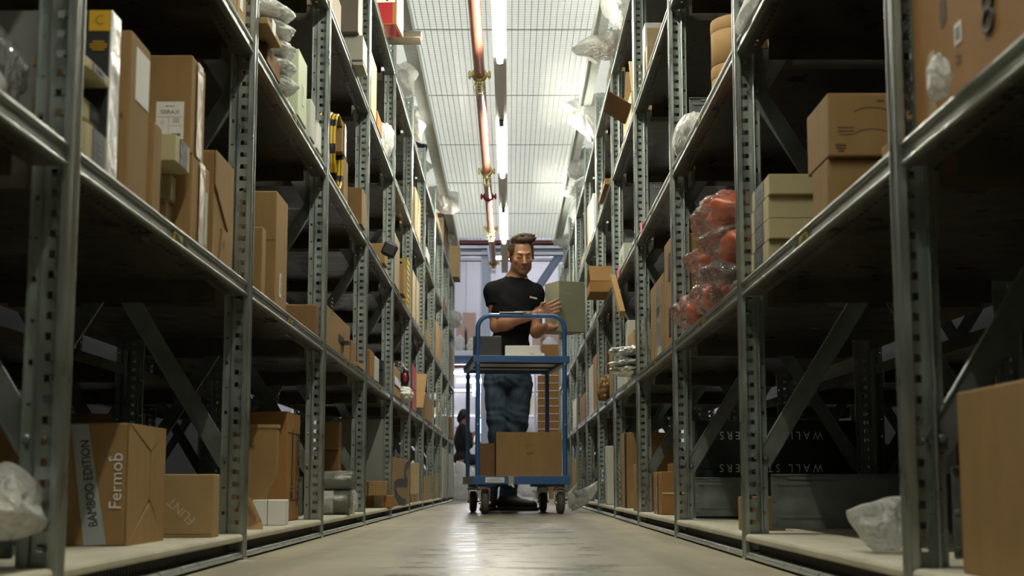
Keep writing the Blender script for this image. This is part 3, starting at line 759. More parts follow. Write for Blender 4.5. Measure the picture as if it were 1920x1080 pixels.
# curved-cut cardboard
t = thing('cardboard_insert', 'upright brown cardboard insert with a curved cut edge on the bottom left shelf', 'cardboard insert', (-.665, 3.98, DECK[0]))
pr = [(-.075, 0), (.020, 0), (.020, .075), (.026, .10), (.040, .118), (.046, .135), (.048, .255), (-.075, .262)]
MB().prism(pr, 'y', -.02, .02).build('board', CARD, t, bevel=.002)
MB().box(-.075, .050, -.022, .022, .256, .265).build('folded_edge', CARDL, t)
MB().lathe([(.005, -.0205), (.005, -.023), (.003, -.0235)], (-.015, 0, .21), 'y', 12).build('hole_mark', CARDD, t)
c = C(-1, 1, 0, 540, 771, 566, .068, .115, 'tall carton with large black vertical lettering on the bottom left shelf', material=CARDO)
fb = F(c, 'aisle'); h2 = c[4] / 2; l2 = c[3] / 2
put_text(c[0], fb, l2 - .042, -.006, 'POLSPOTTEN', .036, BLKINK, rot=-math.pi / 2, sx=1.0, sy=2.1)
for (a, b, ww, hh) in ((-.02, h2 * .62, l2 * 1.5, .0016), (-.02, -h2 * .62, l2 * 1.5, .0016), (l2 - .082, 0, .0014, h2 * 1.24)): put_rect(c[0], fb, a, b, ww, hh, BLKINK, 'printed_frame')
lines(c[0], fb, -.03, -h2 * .33, .06, 4, .012, .005, BLKINK, seed=3)
put_rect(c[0], fb, -.03, -h2 * .53, .04, .022, BLKINK, 'barcode')
ol = MB()
import itertools
pts = [(-.035, .10), (-.03, .11), (-.025, .10), (-.025, .02), (-.012, -.01), (-.012, -.035), (-.03, -.05), (-.045, -.035), (-.045, -.01), (-.035, .02), (-.035, .10)]
o_, r_, u_, n_ = fb
ol.tube([o_ + r_ * a + u_ * b + n_ * .001 for a, b in pts], .0008, 5)
ol.build('printed_vase', BLKINK, c[0])
put_text(c[0], F(c, 'near'), 0, .0, '8', .06, CARDD, sx=.7)
c = C(-1, 1, 0, 534, 937, 541, .010, 473, 'small white carton on the bottom left shelf in front of the tall lettered carton', name='white_box', material=WHITE, L=.075)
put_rect(c[0], F(c, 'near'), -.002, 0, .002, c[4], GREYD, 'gap_line', off=.0004)
t = thing('cardboard_sheet', 'torn brown cardboard sheet leaning beside the small white carton', 'cardboard sheet', (-.612, 3.60, DECK[0]))
tri(t, [Vector((-.035, 0, .102)), Vector((-.03, -.01, 0)), Vector((.022, 0, 0)), Vector((.016, .02, .018)), Vector((-.012, .02, .075))], Vector((.2, -1, 0)), CARD, 'sheet', .004)
tri(t, [Vector((-.028, -.004, .080)), Vector((-.022, -.006, .050)), Vector((.004, -.004, .018)), Vector((.006, 0, .030))], Vector((.2, -1, 0)), CARDD, 'printed_side', .001)
# ---------------------------------------------------------------- LEFT RACK, bay 2
C(-1, 2, 3, 615, -60, 641, .012, .22, 'beige carton on the third left shelf by the third post', material=TAN)
c = C(-1, 2, 3, 681, 115, 688, -.035, 610, 'pale box, bottom of the stack overhanging the third left shelf', name='pale_box', material=GREYW, L=.16)
zt = DECK[3] + c[4]
c2 = C(-1, 2, 3, 681, 66, 688, -.035, 610, 'pale box, middle of the stack overhanging the third left shelf', name='pale_box', material=GREYW, L=.16, z0=zt + .002)
zt = zt + .002 + c2[4]
C(-1, 2, 3, 673, -60, 679, -.02, 610, 'grey box with white edge, top of the stack overhanging the third left shelf', name='grey_box', material=mat('grey_brown_board', (.20, .17, .13), .6), L=.16, z0=zt)
# coil
t = thing('hose_coil', 'coiled yellow and black hose standing on the second left shelf', 'hose', (XL - .045, 5.00, DECK[2]))
yl, bk = MB(), MB()
for i in range(7):
    rr_ = .128 - .0; xo = -.030 + i * .011
    for j in range(24):
        a0, a1 = 2 * math.pi * j / 24, 2 * math.pi * (j + 1) / 24
        pth = [(xo, (rr_ + .004 * math.sin(i * 2)) * math.cos(a0 + (a1 - a0) * q / 2), .134 + (rr_ + .004 * math.sin(i * 2)) * math.sin(a0 + (a1 - a0) * q / 2)) for q in range(3)]
        (yl if (j % 3) else bk).tube(pth, .0055, 6)
yl.build('yellow_hose', mat('yellow_rope', (.58, .40, .02), .5), t); bk.build('black_bands', BLACKB, t)
C(-1, 2, 2, 645, 292, 653, .004, .075, 'lower of two small brown cartons behind the hose coil', material=CARD)
zt = on_X(645, 292, XL - .004).z
C(-1, 2, 2, 642, 224, 651, .004, .075, 'upper of two small brown cartons behind the hose coil', material=CARD, z0=zt, tape='aisle_v')
c = C(-1, 2, 2, 679, 351, 686, -.008, 647, 'square tan carton next to the fourth left post, second shelf', material=CARD)
c = C(-1, 2, 1, 612, 570, 657, .008, .22, 'brown carton with a cut hand hole facing the aisle', material=CARD)
fb = F(c, 'aisle')
t = c[0]; MB().obox(fb[0] + fb[1] * .07 + fb[2] * (-.01) + fb[3] * .0008, fb[1] * .075, fb[2] * .013, fb[3] * .001).build('hand_hole', BLACKB, t)
MB().obox(fb[0] + fb[1] * .12 + fb[2] * (-.016) + fb[3] * .012, fb[1] * .04, fb[2] * .004, fb[3] * .012).build('hand_hole_tongue', BLACKB, t)
lines(c[0], fb, -.21, .10, .06, 5, .013, .005, CARDD)
C(-1, 2, 1, 659, 637, 667, .01, .12, 'small brown carton behind the carton with the hand hole', material=CARDO)
C(-1, 2, 1, 672, 678, 684, -.005, .12, 'low brown box against the fourth left post, first raised shelf', material=CARDL)
# rolls in film
def roll(label, y, z, r, x0, x1, material, wrap, seed, band=None):
    t = thing('wrapped_roll', label, 'roll', (x1, y, z - r))
    L_ = x1 - x0
    MB().lathe([(r * .45, 0), (r * .93, 0), (r, -.006), (r, -L_ + .006), (r * .93, -L_), (r * .45, -L_)], (0, 0, r), 'x', 28).build('roll_body', material, t)
    if band: MB().lathe([(r + .0006, -band[0]), (r + .0006, -band[1])], (0, 0, r), 'x', 28).build('paper_band', WHITE, t)
    me = MB().lathe([(r * .3, .004), (r * .9, .008), (r + .003, .0), (r + .002, -L_ * .5), (r + .003, -L_)], (0, 0, r), 'x', 28).mesh('film_wrap')
    link('film_wrap', me, FILMC, t)
    return t
GREYROLL = mat('grey_foam_roll', (0.20, 0.20, 0.165), 0.28, .25, bump=.3, bscale=30)
roll('grey film roll lying on top of the white banded roll, bottom left shelf', 5.42, DECK[0] + .088 + .0335, .0335, -.80, -.566, GREYROLL, FILMC, 1)
roll('grey roll with a wide white band on the bottom left shelf', 5.42, DECK[0] + .044, .044, -.80, -.578, GREYROLL, FILMC, 2, band=(.055, .11))
bag('plastic_bag', 'crumpled clear film stuffed beside the rolls at the fourth left post', 'bag', (-.60, 5.62, .1), (.03, .05, .055), 7, FILMH, stand=DECK[0])
c = C(-1, 2, 0, 636, 843, 641, .09, .10, 'small brown carton behind the rolls, bottom left shelf', material=CARDD, L=.12)
c = C(-1, 2, 0, 636, 790, 641, .09, .09, 'brown carton resting on the small carton behind the rolls', material=CARD, L=.10, z0=on_X(636, 843, XL - .09).z)

# ---------------------------------------------------------------- LEFT RACK, bays 3 and on
C(-1, 3, 3, 697, 98, 707, -.004, .05, 'tall thin beige board on the third left shelf', name='beige_board', cat='board', material=TAN, bev=.001)
C(-1, 3, 3, 708, 207, 717, -.004, .12, 'brown carton right of the tall beige board', material=CARDO)
bag('plastic_bag', 'small white bag tucked behind the fifth left post on the third shelf', 'bag', (XL - .03, 6.95, 1.75), (.05, .08, .10), 44, FILMW, stand=DECK[3])
c = C(-1, 3, 2, 722, 456, 727, -.012, 688, 'brown carton on the second left shelf behind the black pouch', material=CARD)
t = thing('black_pouch', 'small black pouch hanging out over the second left shelf', 'pouch', (XL + .03, 6.52, DECK[2] - .002), R(20)); t.rotation_euler = (0, R(24), 0)
MB().box(-.03, .03, -.03, .03, 0.012, .07).build('pouch_body', BLACKB, t, bevel=.008)
MB().box(-.022, .022, -.02, .02, 0.068, .074).build('pouch_flap', GREYD, t)
C(-1, 3, 1, 694, 655, 702, .0, .12, 'brown carton left of the grey board on the first raised left shelf', material=CARDO)
C(-1, 3, 1, 704, 667, 711, -.002, .10, 'grey board box between brown carton and black boxes', name='grey_box', material=GREYW)
zt = DECK[1]
for i, (yt_) in enumerate((694, 675)):
    c = C(-1, 3, 1, 718, yt_, 722, .012, .11, '%s black box with white letters on the first raised left shelf' % ('lower', 'upper')[i], name='black_box', material=BLACKB, z0=zt, L=.12)
    zt += c[4] + .001
    put_text(c[0], F(c, 'near'), -.012, .004, 'OK', .035, WHITE)
    put_rect(c[0], F(c, 'near'), -.012, -.014, .05, .003, WHITE, 'white_rule')
c = C(-1, 3, 0, 735, 929, 739, -.022, 686, 'wider brown carton at the bottom of the fourth left bay', material=CARDO, L=.15, tape='near_v')
c2 = C(-1, 3, 0, 722, 902, 727, -.0, 686, 'smaller brown carton stacked on the wider one in the fourth left bay', material=CARD, L=.13, z0=DECK[0] + c[4])
MB().obox((-.035, -c2[3] / 2 - .001, c2[4] / 2), (.003, 0, 0), (0, .0008, 0), (0, 0, c2[4] / 2 - .002)).build('tape_strip', BLACKB, c2[0])
C(-1, 3, 0, 717, 785, 722, .03, .25, 'large grey box deep in the fourth left bay, bottom shelf', name='grey_box', material=GREYD, L=.15)
C(-1, 4, 2, 741, 436, 750, -.004, .07, 'narrow tan carton on the second left shelf', material=TAN)
c = C(-1, 4, 2, 757, 495, 762, -.02, 737, 'brown carton bulging over the second left shelf edge', material=CARD, L=.20)
t = thing('yellow_crate', 'yellow slatted crate on the second left shelf', 'crate', (XL - .05, 8.45, DECK[2]))
mb = MB()
for i in range(9): mb.box(-.045, .045, -.10, -.094, .004 + i * .032, .022 + i * .032); mb.box(.042, .048, -.10, .10, .004 + i * .032, .022 + i * .032)
for xx in (-.045, .040): mb.box(xx, xx + .008, -.104, -.10, 0, .285)
mb.build('crate_slats', mat('yellow_plastic', (.62, .42, .03), .4), t)
MB().box(-.045, .045, -.10, .10, 0, .006).build('crate_floor', mat('yellow_plastic', (.62, .42, .03), .4), t)
c = C(-1, 4, 1, 739, 684, 751, -.002, .12, 'brown carton with tape on the first raised left shelf by the fifth post', material=CARDL, tape='aisle_h')
t = bag('black_bag', 'black bag with a red patch on the first raised left shelf', 'bag', (XL - .02, 8.06, .7), (.05, .14, .085), 51, BLACKB, stand=DECK[1] + .06, contents=[(REDB, (.3, .3, .3), (.035, -.06, 0), 'red_patch', 3)])
bag('white_cloth', 'white cloth with hanging cord under the black bag', 'cloth', (XL - .0, 8.05, .64), (.06, .15, .045), 52, WHITE, stand=DECK[1])
for i, (a, yt_, zz) in enumerate(((773, 728, None), (773, 681, 1))):
    c = C(-1, 5, 1, a, yt_, 781, -.004, .10, ('lower', 'upper')[i] + ' bright red box on the first raised left shelf', name='red_box', material=REDB, z0=None if i == 0 else zt2)
    zt2 = DECK[1] + c[4] + .003
t = thing('cardboard_strip', 'brown cardboard strip leaning diagonally beside the red boxes', 'cardboard strip', (XL - .01, 9.5, DECK[1]))
MB().obox((0, 0, .15), (.05, 0, 0), (0, .20, .12), (0, .002, -.003)).build('strip', CARD, t)
c = C(-1, 4, 0, 737, 856, 768, .0, .26, 'brown carton with a big black snake-like S curve facing the aisle', material=CARD)
fb = F(c, 'aisle'); o_, r_, u_, n_ = fb
h2, l2 = c[4] / 2, c[3] / 2
sp = [(.95, .86), (.55, .70), (.30, .42), (.42, .22), (.72, .02), (.62, -.08), (.1, -.02), (-.5, -.06), (-.85, -.16), (-.72, -.45), (-.35, -.72), (.15, -.90), (.55, -.93)]
me = MB()
for i in range(len(sp) - 1):
    a = o_ + r_ * sp[i][0] * l2 + u_ * sp[i][1] * h2; b = o_ + r_ * sp[i + 1][0] * l2 + u_ * sp[i + 1][1] * h2
    d = (b - a).normalized(); nn = d.cross(n_)
    me.obox((a + b) / 2 + n_ * (.0008 + .00002 * i), d * ((b - a).length / 2 + .012), nn * .035 * 0.62, n_ * .0003)
me.build('printed_snake', BLKINK, c[0])
put_rect(c[0], fb, l2 - .03, -.0, .05, c[4] * .96, TAN, 'pale_edge_strip', off=.0004)
# red box and roll on the top shelf
t = thing('red_carton', 'red and brown carton hanging over the top left shelf edge', 'box', (-.598, 6.72, DECK[4] + .004), R(-4))
carton_parts(t, -1, .17, .21, .19, CARDO)
c = (t, -1, .17, .21, .19)
fb = F(c, 'near')
put_rect(c[0], fb, .02, -.04, c[2] * .55, c[4] * .55, REDB, 'red_panel')
put_rect(c[0], fb, .035, c[4] * .14, c[2] * .5, c[4] * .2, WHITE, 'white_sticker', off=.0012)
put_rect(c[0], fb, .04, c[4] * .14, c[2] * .12, c[4] * .12, BLKINK, 'square_mark', off=.002, rot=.78)
MB().box(-c[2] / 2 + .01, c[2] / 2 - .01, -c[3] / 2 + .01, c[3] / 2 - .01, -.0012, 0).build('glossy_red_bottom', mat('glossy_red', (.35, .02, .03), .15, coat=.6), c[0])
put_rect(c[0], F(c, 'aisle'), 0, 0, c[3], c[4], mat('cream_side', (.75, .68, .5), .6), 'cream_side', off=.001)
q = Vector((-.53, 6.93, 0))
t = thing('cardboard_tube', 'thick film roll jutting into the aisle from the top left shelf', 'roll', (q.x, q.y, DECK[4]))
MB().lathe([(.010, .10), (.032, .103), (.0335, .10), (.0335, -.22), (.03, -.222)], (0, 0, .036), 'x', 28).build('roll_body', mat('brown_film', (.10, .082, .055), .2, .1, coat=.5), t)
MB().lathe([(.014, .104), (.031, .105), (.031, .1045)], (0, 0, .036), 'x', 28).build('roll_end', WHITE, t)
WB = 'white bags on the top left shelf'
film_bag('white_bag', 'white plastic bag bulging over the top left shelf, nearest of the white bags', 'bag', [(741, 122), (762, 117), (778, 127), (785, 137), (776, 150), (775, 178), (757, 180), (746, 150)], 7.85, .15, FILMW, 2, WB)
film_bag('white_bag', 'white knotted bag with a yellow part on the top left shelf', 'bag', [(762, 200), (786, 203), (791, 225), (799, 235), (792, 248), (790, 262), (776, 262), (766, 228)], 9.25, .15, FILMW, 5, WB, items=[('yellow_item', YELB, [(775, 244), (792, 262)], .06)])
film_bag('black_bag', 'black bundle hanging at the top left shelf beyond the knotted bag', 'bag', [(779, 266), (792, 270), (802, 271), (800, 284), (786, 286)], 10.3, .06, BLACKB, 3)
film_bag('white_bag', 'small pointed white bag beyond the black bundle, top left shelf', 'bag', [(785, 288), (793, 292), (800, 302), (813, 312), (804, 323), (790, 322)], 10.9, .12, FILMW, 7, WB)
film_bag('white_bag', 'largest white bag hanging out over the aisle from the top left shelf', 'bag', [(797, 325), (823, 325), (834, 345), (846, 361), (859, 360), (862, 396), (850, 403), (826, 398), (812, 385), (800, 355)], 12.0, .16, FILMW, 9, WB)
film_bag('white_bag', 'small hazy bag above the overhanging carton at the far end, top left shelf', 'bag', [(832, 436), (848, 432), (853, 446), (843, 458), (833, 452)], 13.7, .10, FILMW, 11, WB)
# smaller goods far along the left rack
far_left = [
 (5, 2, 774, 505, 786, .0, .12, TAN, 'tan carton on the second left shelf beyond the yellow crate'),
 (5, 3, 779, 350, 789, .0, .10, CARDL, 'pale carton on the third left shelf under the pointed white bag'),
 (6, 1, 799, 738, 811, -.005, .14, CARD, 'brown carton on the first raised left shelf in the seventh bay'),
 (6, 3, 800, 462, 806, -.01, .10, WHITE, 'white box on the third left shelf in the seventh bay'),
 (6, 2, 800, 618, 808, .0, .10, CARDL, 'pale carton on the second left shelf in the seventh bay'),
 (6, 0, 797, 893, 806, .0, .12, CARDL, 'pale carton on the bottom left shelf in the seventh bay'),
 (5, 0, 774, 925, 784, .01, .12, CARD, 'low brown carton on the bottom left shelf in the sixth bay'),
 (5, 0, 786, 868, 792, .02, .12, TAN, 'tan carton at the end of the sixth left bay, bottom shelf'),
 (7, 4, 819, 398, 829, .0, .14, CARDO, 'brown carton with tape on the top left shelf, eighth bay'),
 (7, 2, 817, 600, 828, .0, .12, CARD, 'brown carton on the second left shelf in the eighth bay'),
 (7, 1, 816, 795, 828, -.015, .12, WHITE, 'white papers on the first raised left shelf in the eighth bay'),
 (7, 0, 814, 887, 820, .01, .12, CARDL, 'narrow pale carton on the bottom left shelf, eighth bay'),
 (8, 4, 834, 398, 840, .0, .12, CARDD, 'dark brown carton on the top left shelf in the ninth bay'),
 (8, 3, 831, 556, 838, .0, .12, CARD, 'brown carton on the third left shelf in the ninth bay'),
 (8, 0, 829, 838, 838, -.01, .14, GREYW, 'tall white box on the bottom left shelf, ninth bay'),
 (9, 1, 842, 778, 850, -.02, .14, CARDO, 'orange brown carton at the far end of the first raised left shelf'),
 (9, 0, 842, 850, 849, -.01, .14, GREYW, 'tall white box at the far end of the bottom left shelf'),
 (9, 2, 842, 640, 850, -.0, .14, CARD, 'brown carton at the far end of the second left shelf'),
]
for k, lv, xc, yt_, xf, s, xd, m_, lab in far_left:
    C(-1, k, lv, xc, yt_, xf, s, xd, lab, material=m_, tape='aisle_v' if k % 2 else None)
c = C(-1, 9, 4, 861, 459, 862, -.065, 838, 'large brown carton overhanging the aisle from the far end of the top left shelf', material=CARDL, L=.4, z0=DECK[4] - .02, free=True)
c[0].location.z = DECK[4]
bag('white_bag', 'white bag under the overhanging carton at the far end of the left rack', 'bag', (XL + .02, 14.6, 1.8), (.09, .2, .09), 66, FILMW, stand=DECK[3])
for i in range(3):
    bag('white_bag', '%s white waste bag on the floor past the end of the left rack' % ('nearest', 'middle', 'furthest')[i], 'bag', (-.52 + .05 * i, 15.75 + .4 * i, .1), (.10, .16, (.22, .16, .2)[i]), 70 + i, FILMW, stand=0.0, group='waste bags past the left rack')

# ---------------------------------------------------------------- RIGHT RACK
t = thing('cardboard_box', 'huge orange brown carton with printed symbols, top right corner of the view', 'box', (XR + .018 + .17, 1.60, DECK[1]))
carton_parts(t, 1, .34, .60, .50, CARDO); c = (t, 1, .34, .60, .50)
fb = F(c, 'aisle'); o_, r_, u_, n_ = fb; t = c[0]
def ap(px, py, X=XR + .018, L0=Vector(c[0].location)):
    q = on_X(px, py, X) - L0; return (q - o_).dot(r_), (q - o_).dot(u_)
u0, v0 = ap(1706, 110); put_text(t, fb, u0, v0 , 'ERGUSON  BRENSON', .034, BLKINK, rot=math.pi / 2, sx=.9)
u0, v0 = ap(1797, 62); put_rect(t, fb, u0, v0, .026, .026, WHITE, 'white_label', rot=0); put_rect(t, fb, u0, v0, .014, .014, mat('grey_square', (.12, .14, .14), .5), 'grey_square', off=.0014)
for py in (-2, 38):
    u0, v0 = ap(1855, py); q = o_ + r_ * u0 + u_ * v0 + n_ * .0008
    ring = [q + r_ * .017 * math.cos(a) + u_ * .013 * math.sin(a) for a in [i * math.pi / 12 for i in range(24)]]
    MB().tube(ring, .0028, 6, closed=True).build('printed_ring', BLKINK, t)
    MB().obox(q, r_ * .004, u_ * .004, n_ * .0006).build('ring_symbol', BLKINK, t)
u0, v0 = ap(1768, 20); mm = crumple_mesh(.0006, .017, .022, 5, name='smudge', flat=False); link('ink_smudge', mm, mat('smudge', (.10, .06, .03), .8), t, o_ + r_ * u0 + u_ * v0)
u0, v0 = ap(1750, 180); put_rect(t, fb, u0, v0, .030, .11, TAPE, 'packing_tape', off=.0015)
u0, v0 = ap(1797, 103); lines(t, fb, u0, v0, .02, 2, .008, .003, CARDD)
bag('plastic_scrap', 'scrap of clear film on the shelf edge before the huge orange carton', 'plastic scrap', (XR - .012, 1.69, .65), (.012, .03, .028), 5, FILMH, stand=DECK[1])
t = thing('cardboard_box', 'big plain brown carton on the bottom shelf at the right edge of the view', 'box', (XR + .030 + .2, 1.56, DECK[0]))
carton_parts(t, 1, .40, .50, .2165, CARD)
# nearest full bay
SLATE = mat('carton_print', (.17, .105, .045), .7)
c = C(1, 0, 1, 1551, 297, 1522, .030, .30, 'lower of two large brown cartons stacked right of the cream boxes', material=CARD)
lo = c; zt = DECK[1] + c[4]
lines(c[0], F(c, 'near'), .0, .03, .05, 2, .008, .002, CARDD)
c = C(1, 0, 1, 1551, 174, 1511, .030, .30, 'upper of two large brown cartons stacked right of the cream boxes', material=CARD, z0=zt + .001)
fb = F(c, 'near'); o_, r_, u_, n_ = fb
for (a, b, rr_) in ((-.075, .020, .022), (-.075, -.018, .026)):
    arc = [o_ + r_ * (a + .030 * math.cos(th)) + u_ * (b + .010 * math.sin(th)) + n_ * .0008 for th in [i * math.pi / 10 for i in range(11)]]
    MB().tube(arc, .0005, 4).build('printed_outline', SLATE, c[0])
lines(c[0], fb, -.12, -.005, .04, 3, .006, .0012, SLATE, seed=9); lines(c[0], fb, -.13, -.035, .018, 3, .005, .003, SLATE, seed=2)
lines(c[0], fb, -.06, .042, .02, 1, .006, .003, SLATE)
C(1, 0, 1, 1700, 235, 1651, .016, .18, 'brown carton half hidden behind the nearest right post', material=CARD, free=False)
z_ = DECK[1]
for i in range(4):
    c = cream_box(1, 0, 1440 + (i % 2) * 1.5, (450, 409, 367, 326)[i], 1408 + i % 2, .002, .105, z_, 'flat cream box with slate label, %s in the right stack of four' % ('lowest', 'second from bottom', 'second from top', 'topmost')[i], 'cream boxes on the right shelf', -.05)
    z_ += c[4] + .0006
film_bag('plastic_bag', 'whitish plastic bag on the second right shelf at the top edge beside the second post', 'bag', [(1387, 22), (1400, -12), (1442, -12), (1428, 18), (1408, 46), (1396, 42)], 3.12, .12, FILMW, 5)
film_bag('plastic_bag', 'shiny clear plastic bag lying alone on the bottom right shelf', 'bag', [(1587, 957), (1612, 945), (1640, 940), (1665, 932), (1692, 930), (1694, 1000), (1684, 1033), (1642, 1034), (1612, 1012), (1600, 985)], 2.36, .06, FILMH, 6, amp=.75)
C(1, 1, 0, 1392, 931, 1383, .03, .10, 'narrow brown carton just past the second right post, bottom shelf', material=CARD, L=.07)
# bay 1
ORB = [ORANGE, ORANGE, mat('dark_strap', (.02, .02, .025), .5)]
pile = [(3.66, .0, .10), (3.95, .0, .10), (4.28, .0, .09), (3.70, .10, .09), (4.02, .10, .09), (3.74, .19, .085), (3.98, .20, .08)]
for i, (y_, dz, hh) in enumerate(pile):
    nm = ('nearest of the bottom layer', 'middle of the bottom layer', 'furthest of the bottom layer', 'near one of the middle layer', 'far one of the middle layer', 'near one on top', 'far one on top')[i]
    ct = [(ORANGE, (.72, .50, .72), (0.0, .045, 0), 'orange_item', 90 + i), (ORANGE, (.6, .38, .6), (-.02, -.075, .005), 'orange_item', 95 + i), (ORB[2], (.3, .6, .25), (.01, -.02, .02), 'dark_strap', 99 + i)]
    if i in (0, ): ct = [(mat('grey_goods', (.3, .3, .28), .5), (.5, .5, .4), (0, 0, 0), 'grey_item', 91), (ORANGE, (.3, .2, .3), (-.03, .10, .0), 'orange_item', 92)]
    bag('bag_of_orange_parts', 'clear bag of orange parts, %s in the pile' % nm, 'bag', (XR + .085 - .01 * (i % 3), y_, DECK[1] + dz), (.095, .17, .055), 100 + i, FILMC, stand=DECK[1] + dz + .0, contents=ct, group='clear bags with orange parts', amp=.28, pulls=[((-.8, -.5, .2), .35, 6)])
bag('wrapped_bundle', 'pale film wrapped bundle on the second right shelf', 'bundle', (XR + .03, 4.42, 1.2), (.045, .19, .062), 120, FILMW, stand=DECK[2], contents=[(GREYW, (.8, .85, .75), (0, 0, 0), 'bundle_core', 3)], amp=.12)
for i, zb in enumerate((DECK[2], DECK[2] + .130)):
    t = thing('round_box', '%s round kraft box of the two stacked on the second right shelf' % ('lower', 'upper')[i], 'round box', (.640, 3.95, zb), group='round kraft boxes')
    MB().lathe([(.086, 0), (.088, .002), (.088, .094), (.086, .096)], seg=40).build('box_wall', CARD, t)
    MB().lathe([(.0885, .094), (.0892, .096), (.0892, .126), (.0880, .1285)], seg=40).build('lid', CARD, t)
# bay 2
for i in range(2):
    t = thing('dark_green_box', '%s long dark green box with upside-down white lettering, bottom right shelf' % ('lower', 'upper')[i], 'box', (.86, 4.88, DECK[0] + .156 * i), group='dark green boxes')
    carton_parts(t, 1, .535, .20, .155, DGREEN)
    fb = face_basis('near', 1, .535, .20, .155)
    q = on_Y(1446, (877, 816)[i], 4.78) - t.location
    put_text(t, fb, q.x, q.z - .0775, 'W A L L   S T I C K E R S', .0365, WHINK, rot=math.pi, sx=.86)
c = C(1, 2, 0, 1240, 884, 1225, .028, .12, 'small brown carton with shiny tape on the bottom right shelf', material=CARDO, tape='aisle_v')
put_rect(c[0], F(c, 'near'), 0, .0, c[2] - .004, .006, mat('clear_tape', (.6, .5, .3), .1, coat=1), 'packing_tape', off=.003)
C(1, 2, 0, 1262, 868, 1243, .10, .25, 'larger dark brown carton behind the small taped carton', material=CARDD, L=.2)
c = C(1, 2, 1, 1262, 436, 1243, .006, .10, 'tallest brown carton with two hand slots by the third right post', material=CARD, L=.28)
fb = F(c, 'aisle')
for v in (-.10, .08): MB().obox(fb[0] + fb[1] * .02 + fb[2] * v + fb[3] * .001, fb[1] * .025, fb[2] * .045, fb[3] * .001).build('hand_slot', BLACKB, c[0])
c = C(1, 2, 1, 1243, 511, 1219, .006, .14, 'brown carton with a glossy white tape strip beside the slotted carton', material=CARD)
put_rect(c[0], F(c, 'aisle'), .08, -.02, .16, c[4] * .96, mat('glossy_grey_tape', (.45, .45, .40), .2, coat=.5, bump=.5, bscale=20), 'white_tape_strip', off=.0014)
put_rect(c[0], F(c, 'aisle'), .06, .02, .09, .03, BLKINK, 'black_sticker', off=.0024)
c = C(1, 2, 3, 1213, 84, 1193, .0, 1240, 'open brown carton with raised flaps on the third right shelf', material=TAN, open_top=1.1, tape='aisle_v', L=.17)
C(1, 2, 3, 1209, 42, 1205, .0, .075, 'white box standing behind the open carton on the third right shelf', name='white_box', material=WHITE, L=.10)
# bay 3
c = C(1, 3, 3, 1183, 172, 1168, .0, .16, 'cream coloured open carton with a torn hanging flap, third right shelf', material=TAN, open_top=.9)
t = c[0]
MB().obox((-c[2] / 2 - .045, -c[3] * .1, c[4] * .75), (.048, 0, -.030), (0, c[3] * .4, 0), (.001, 0, .0015)).build('torn_flap', CARDD, t)
for i, (xc, yt_, xf, m_) in enumerate(((1189, 448, 1179, GREYW), (1178, 470, 1170, mat('olive_plastic', (.25, .25, .16), .5)), (1169, 455, 1161, GREYW))):
    c = C(1, 3, 2, xc, yt_, xf, .002, .08, 'small %s gadget box, %s on the second right shelf' % (('white', 'olive', 'pale')[i], ('nearest', 'middle', 'furthest')[i]), name='gadget_box', material=m_)
    lines(c[0], F(c, 'aisle'), 0, 0, c[3] * .5, 3, .012, .004, GREYD)
for i in range(3):
    bag('silver_pouch', 'crinkled silver pouch, %s of the three stacked on the right' % ('lowest', 'middle', 'topmost')[i], 'pouch', (XR + .0, 6.25, .6), (.075, .16, (.022, .018, .022)[i]), 130 + i, SILV, stand=DECK[1] + (.004, .042, .082)[i], group='silver pouches', amp=.3, pulls=[((-1, .2, .1), .3, 8)], flat=False)
C(1, 3, 1, 1187, 618, 1178, .012, .10, 'tan carton standing behind the silver pouches', material=CARDL, L=.3)
C(1, 3, 1, 1170, 684, 1157, .0, .12, 'pale box at the far end of the fourth right bay, first raised shelf', name='pale_box', material=GREYW)
C(1, 3, 1, 1176, 600, 1171, .012, .10, 'tall grey box beyond the tan carton on the first raised right shelf', name='grey_box', material=GREYW, L=.12)
t = thing('cardboard_angle', 'brown cardboard edge strip leaning out from the second right shelf', 'cardboard strip', (XR - .02, 6.95, DECK[2] - .14)); 
MB().obox((.0, -.2, .0), (.012, -.12, -.10), (.012, 0, 0), (.0, .012, -.014)).build('strip', CARD, t)
C(1, 3, 0, 1192, 870, 1182, .004, .09, 'thin brown carton in front of the tall one in the fourth right bay', material=CARD, L=.14)
c = C(1, 3, 0, 1170, 811, 1165, .02, .24, 'tall brown carton with black edge in the fourth right bay, bottom shelf', material=CARD, L=.18)
put_rect(c[0], F(c, 'near'), -c[2] / 2 + .006, 0, .008, c[4] - .004, BLACKB, 'dark_edge')
# bay 4
c = C(1, 4, 3, 1134, 334, 1122, -.02, .13, 'orange brown carton leaning out of the third right shelf', material=CARDO)
put_rect(c[0], F(c, 'aisle'), 0, .02, .06, .06, GREYW, 'pale_sticker')
bag('white_bag', 'small white bag on top of the leaning carton on the right', 'bag', (XR + .03, 8.0, 2), (.05, .06, .02), 140, FILMW, stand=DECK[3] + c[4])
c = C(1, 4, 2, 1106, 527, 1101, -.095, .13, 'orange brown open carton jutting out from the second right shelf', material=CARDO, L=.35, open_top=.6)
c = C(1, 4, 2, 1146, 510, 1138, .012, .05, 'white box with a yellow top beside the jutting orange carton', name='white_box', material=GREYW, L=.15)
put_rect(c[0], F(c, 'near'), 0, c[4] / 2 - .01, c[2], .02, YELB, 'yellow_band')
C(1, 4, 1, 1149, 645, 1142, .0, .12, 'brown carton behind the brown sack on the first raised right shelf', material=CARD)
t = bag('brown_sack', 'crumpled brown paper sack slumped over the first raised right shelf', 'sack', (XR + .01, 7.95, .7), (.055, .17, .075), 141, mat('brown_paper', (.22, .13, .05), .8), stand=DECK[1], amp=.35)
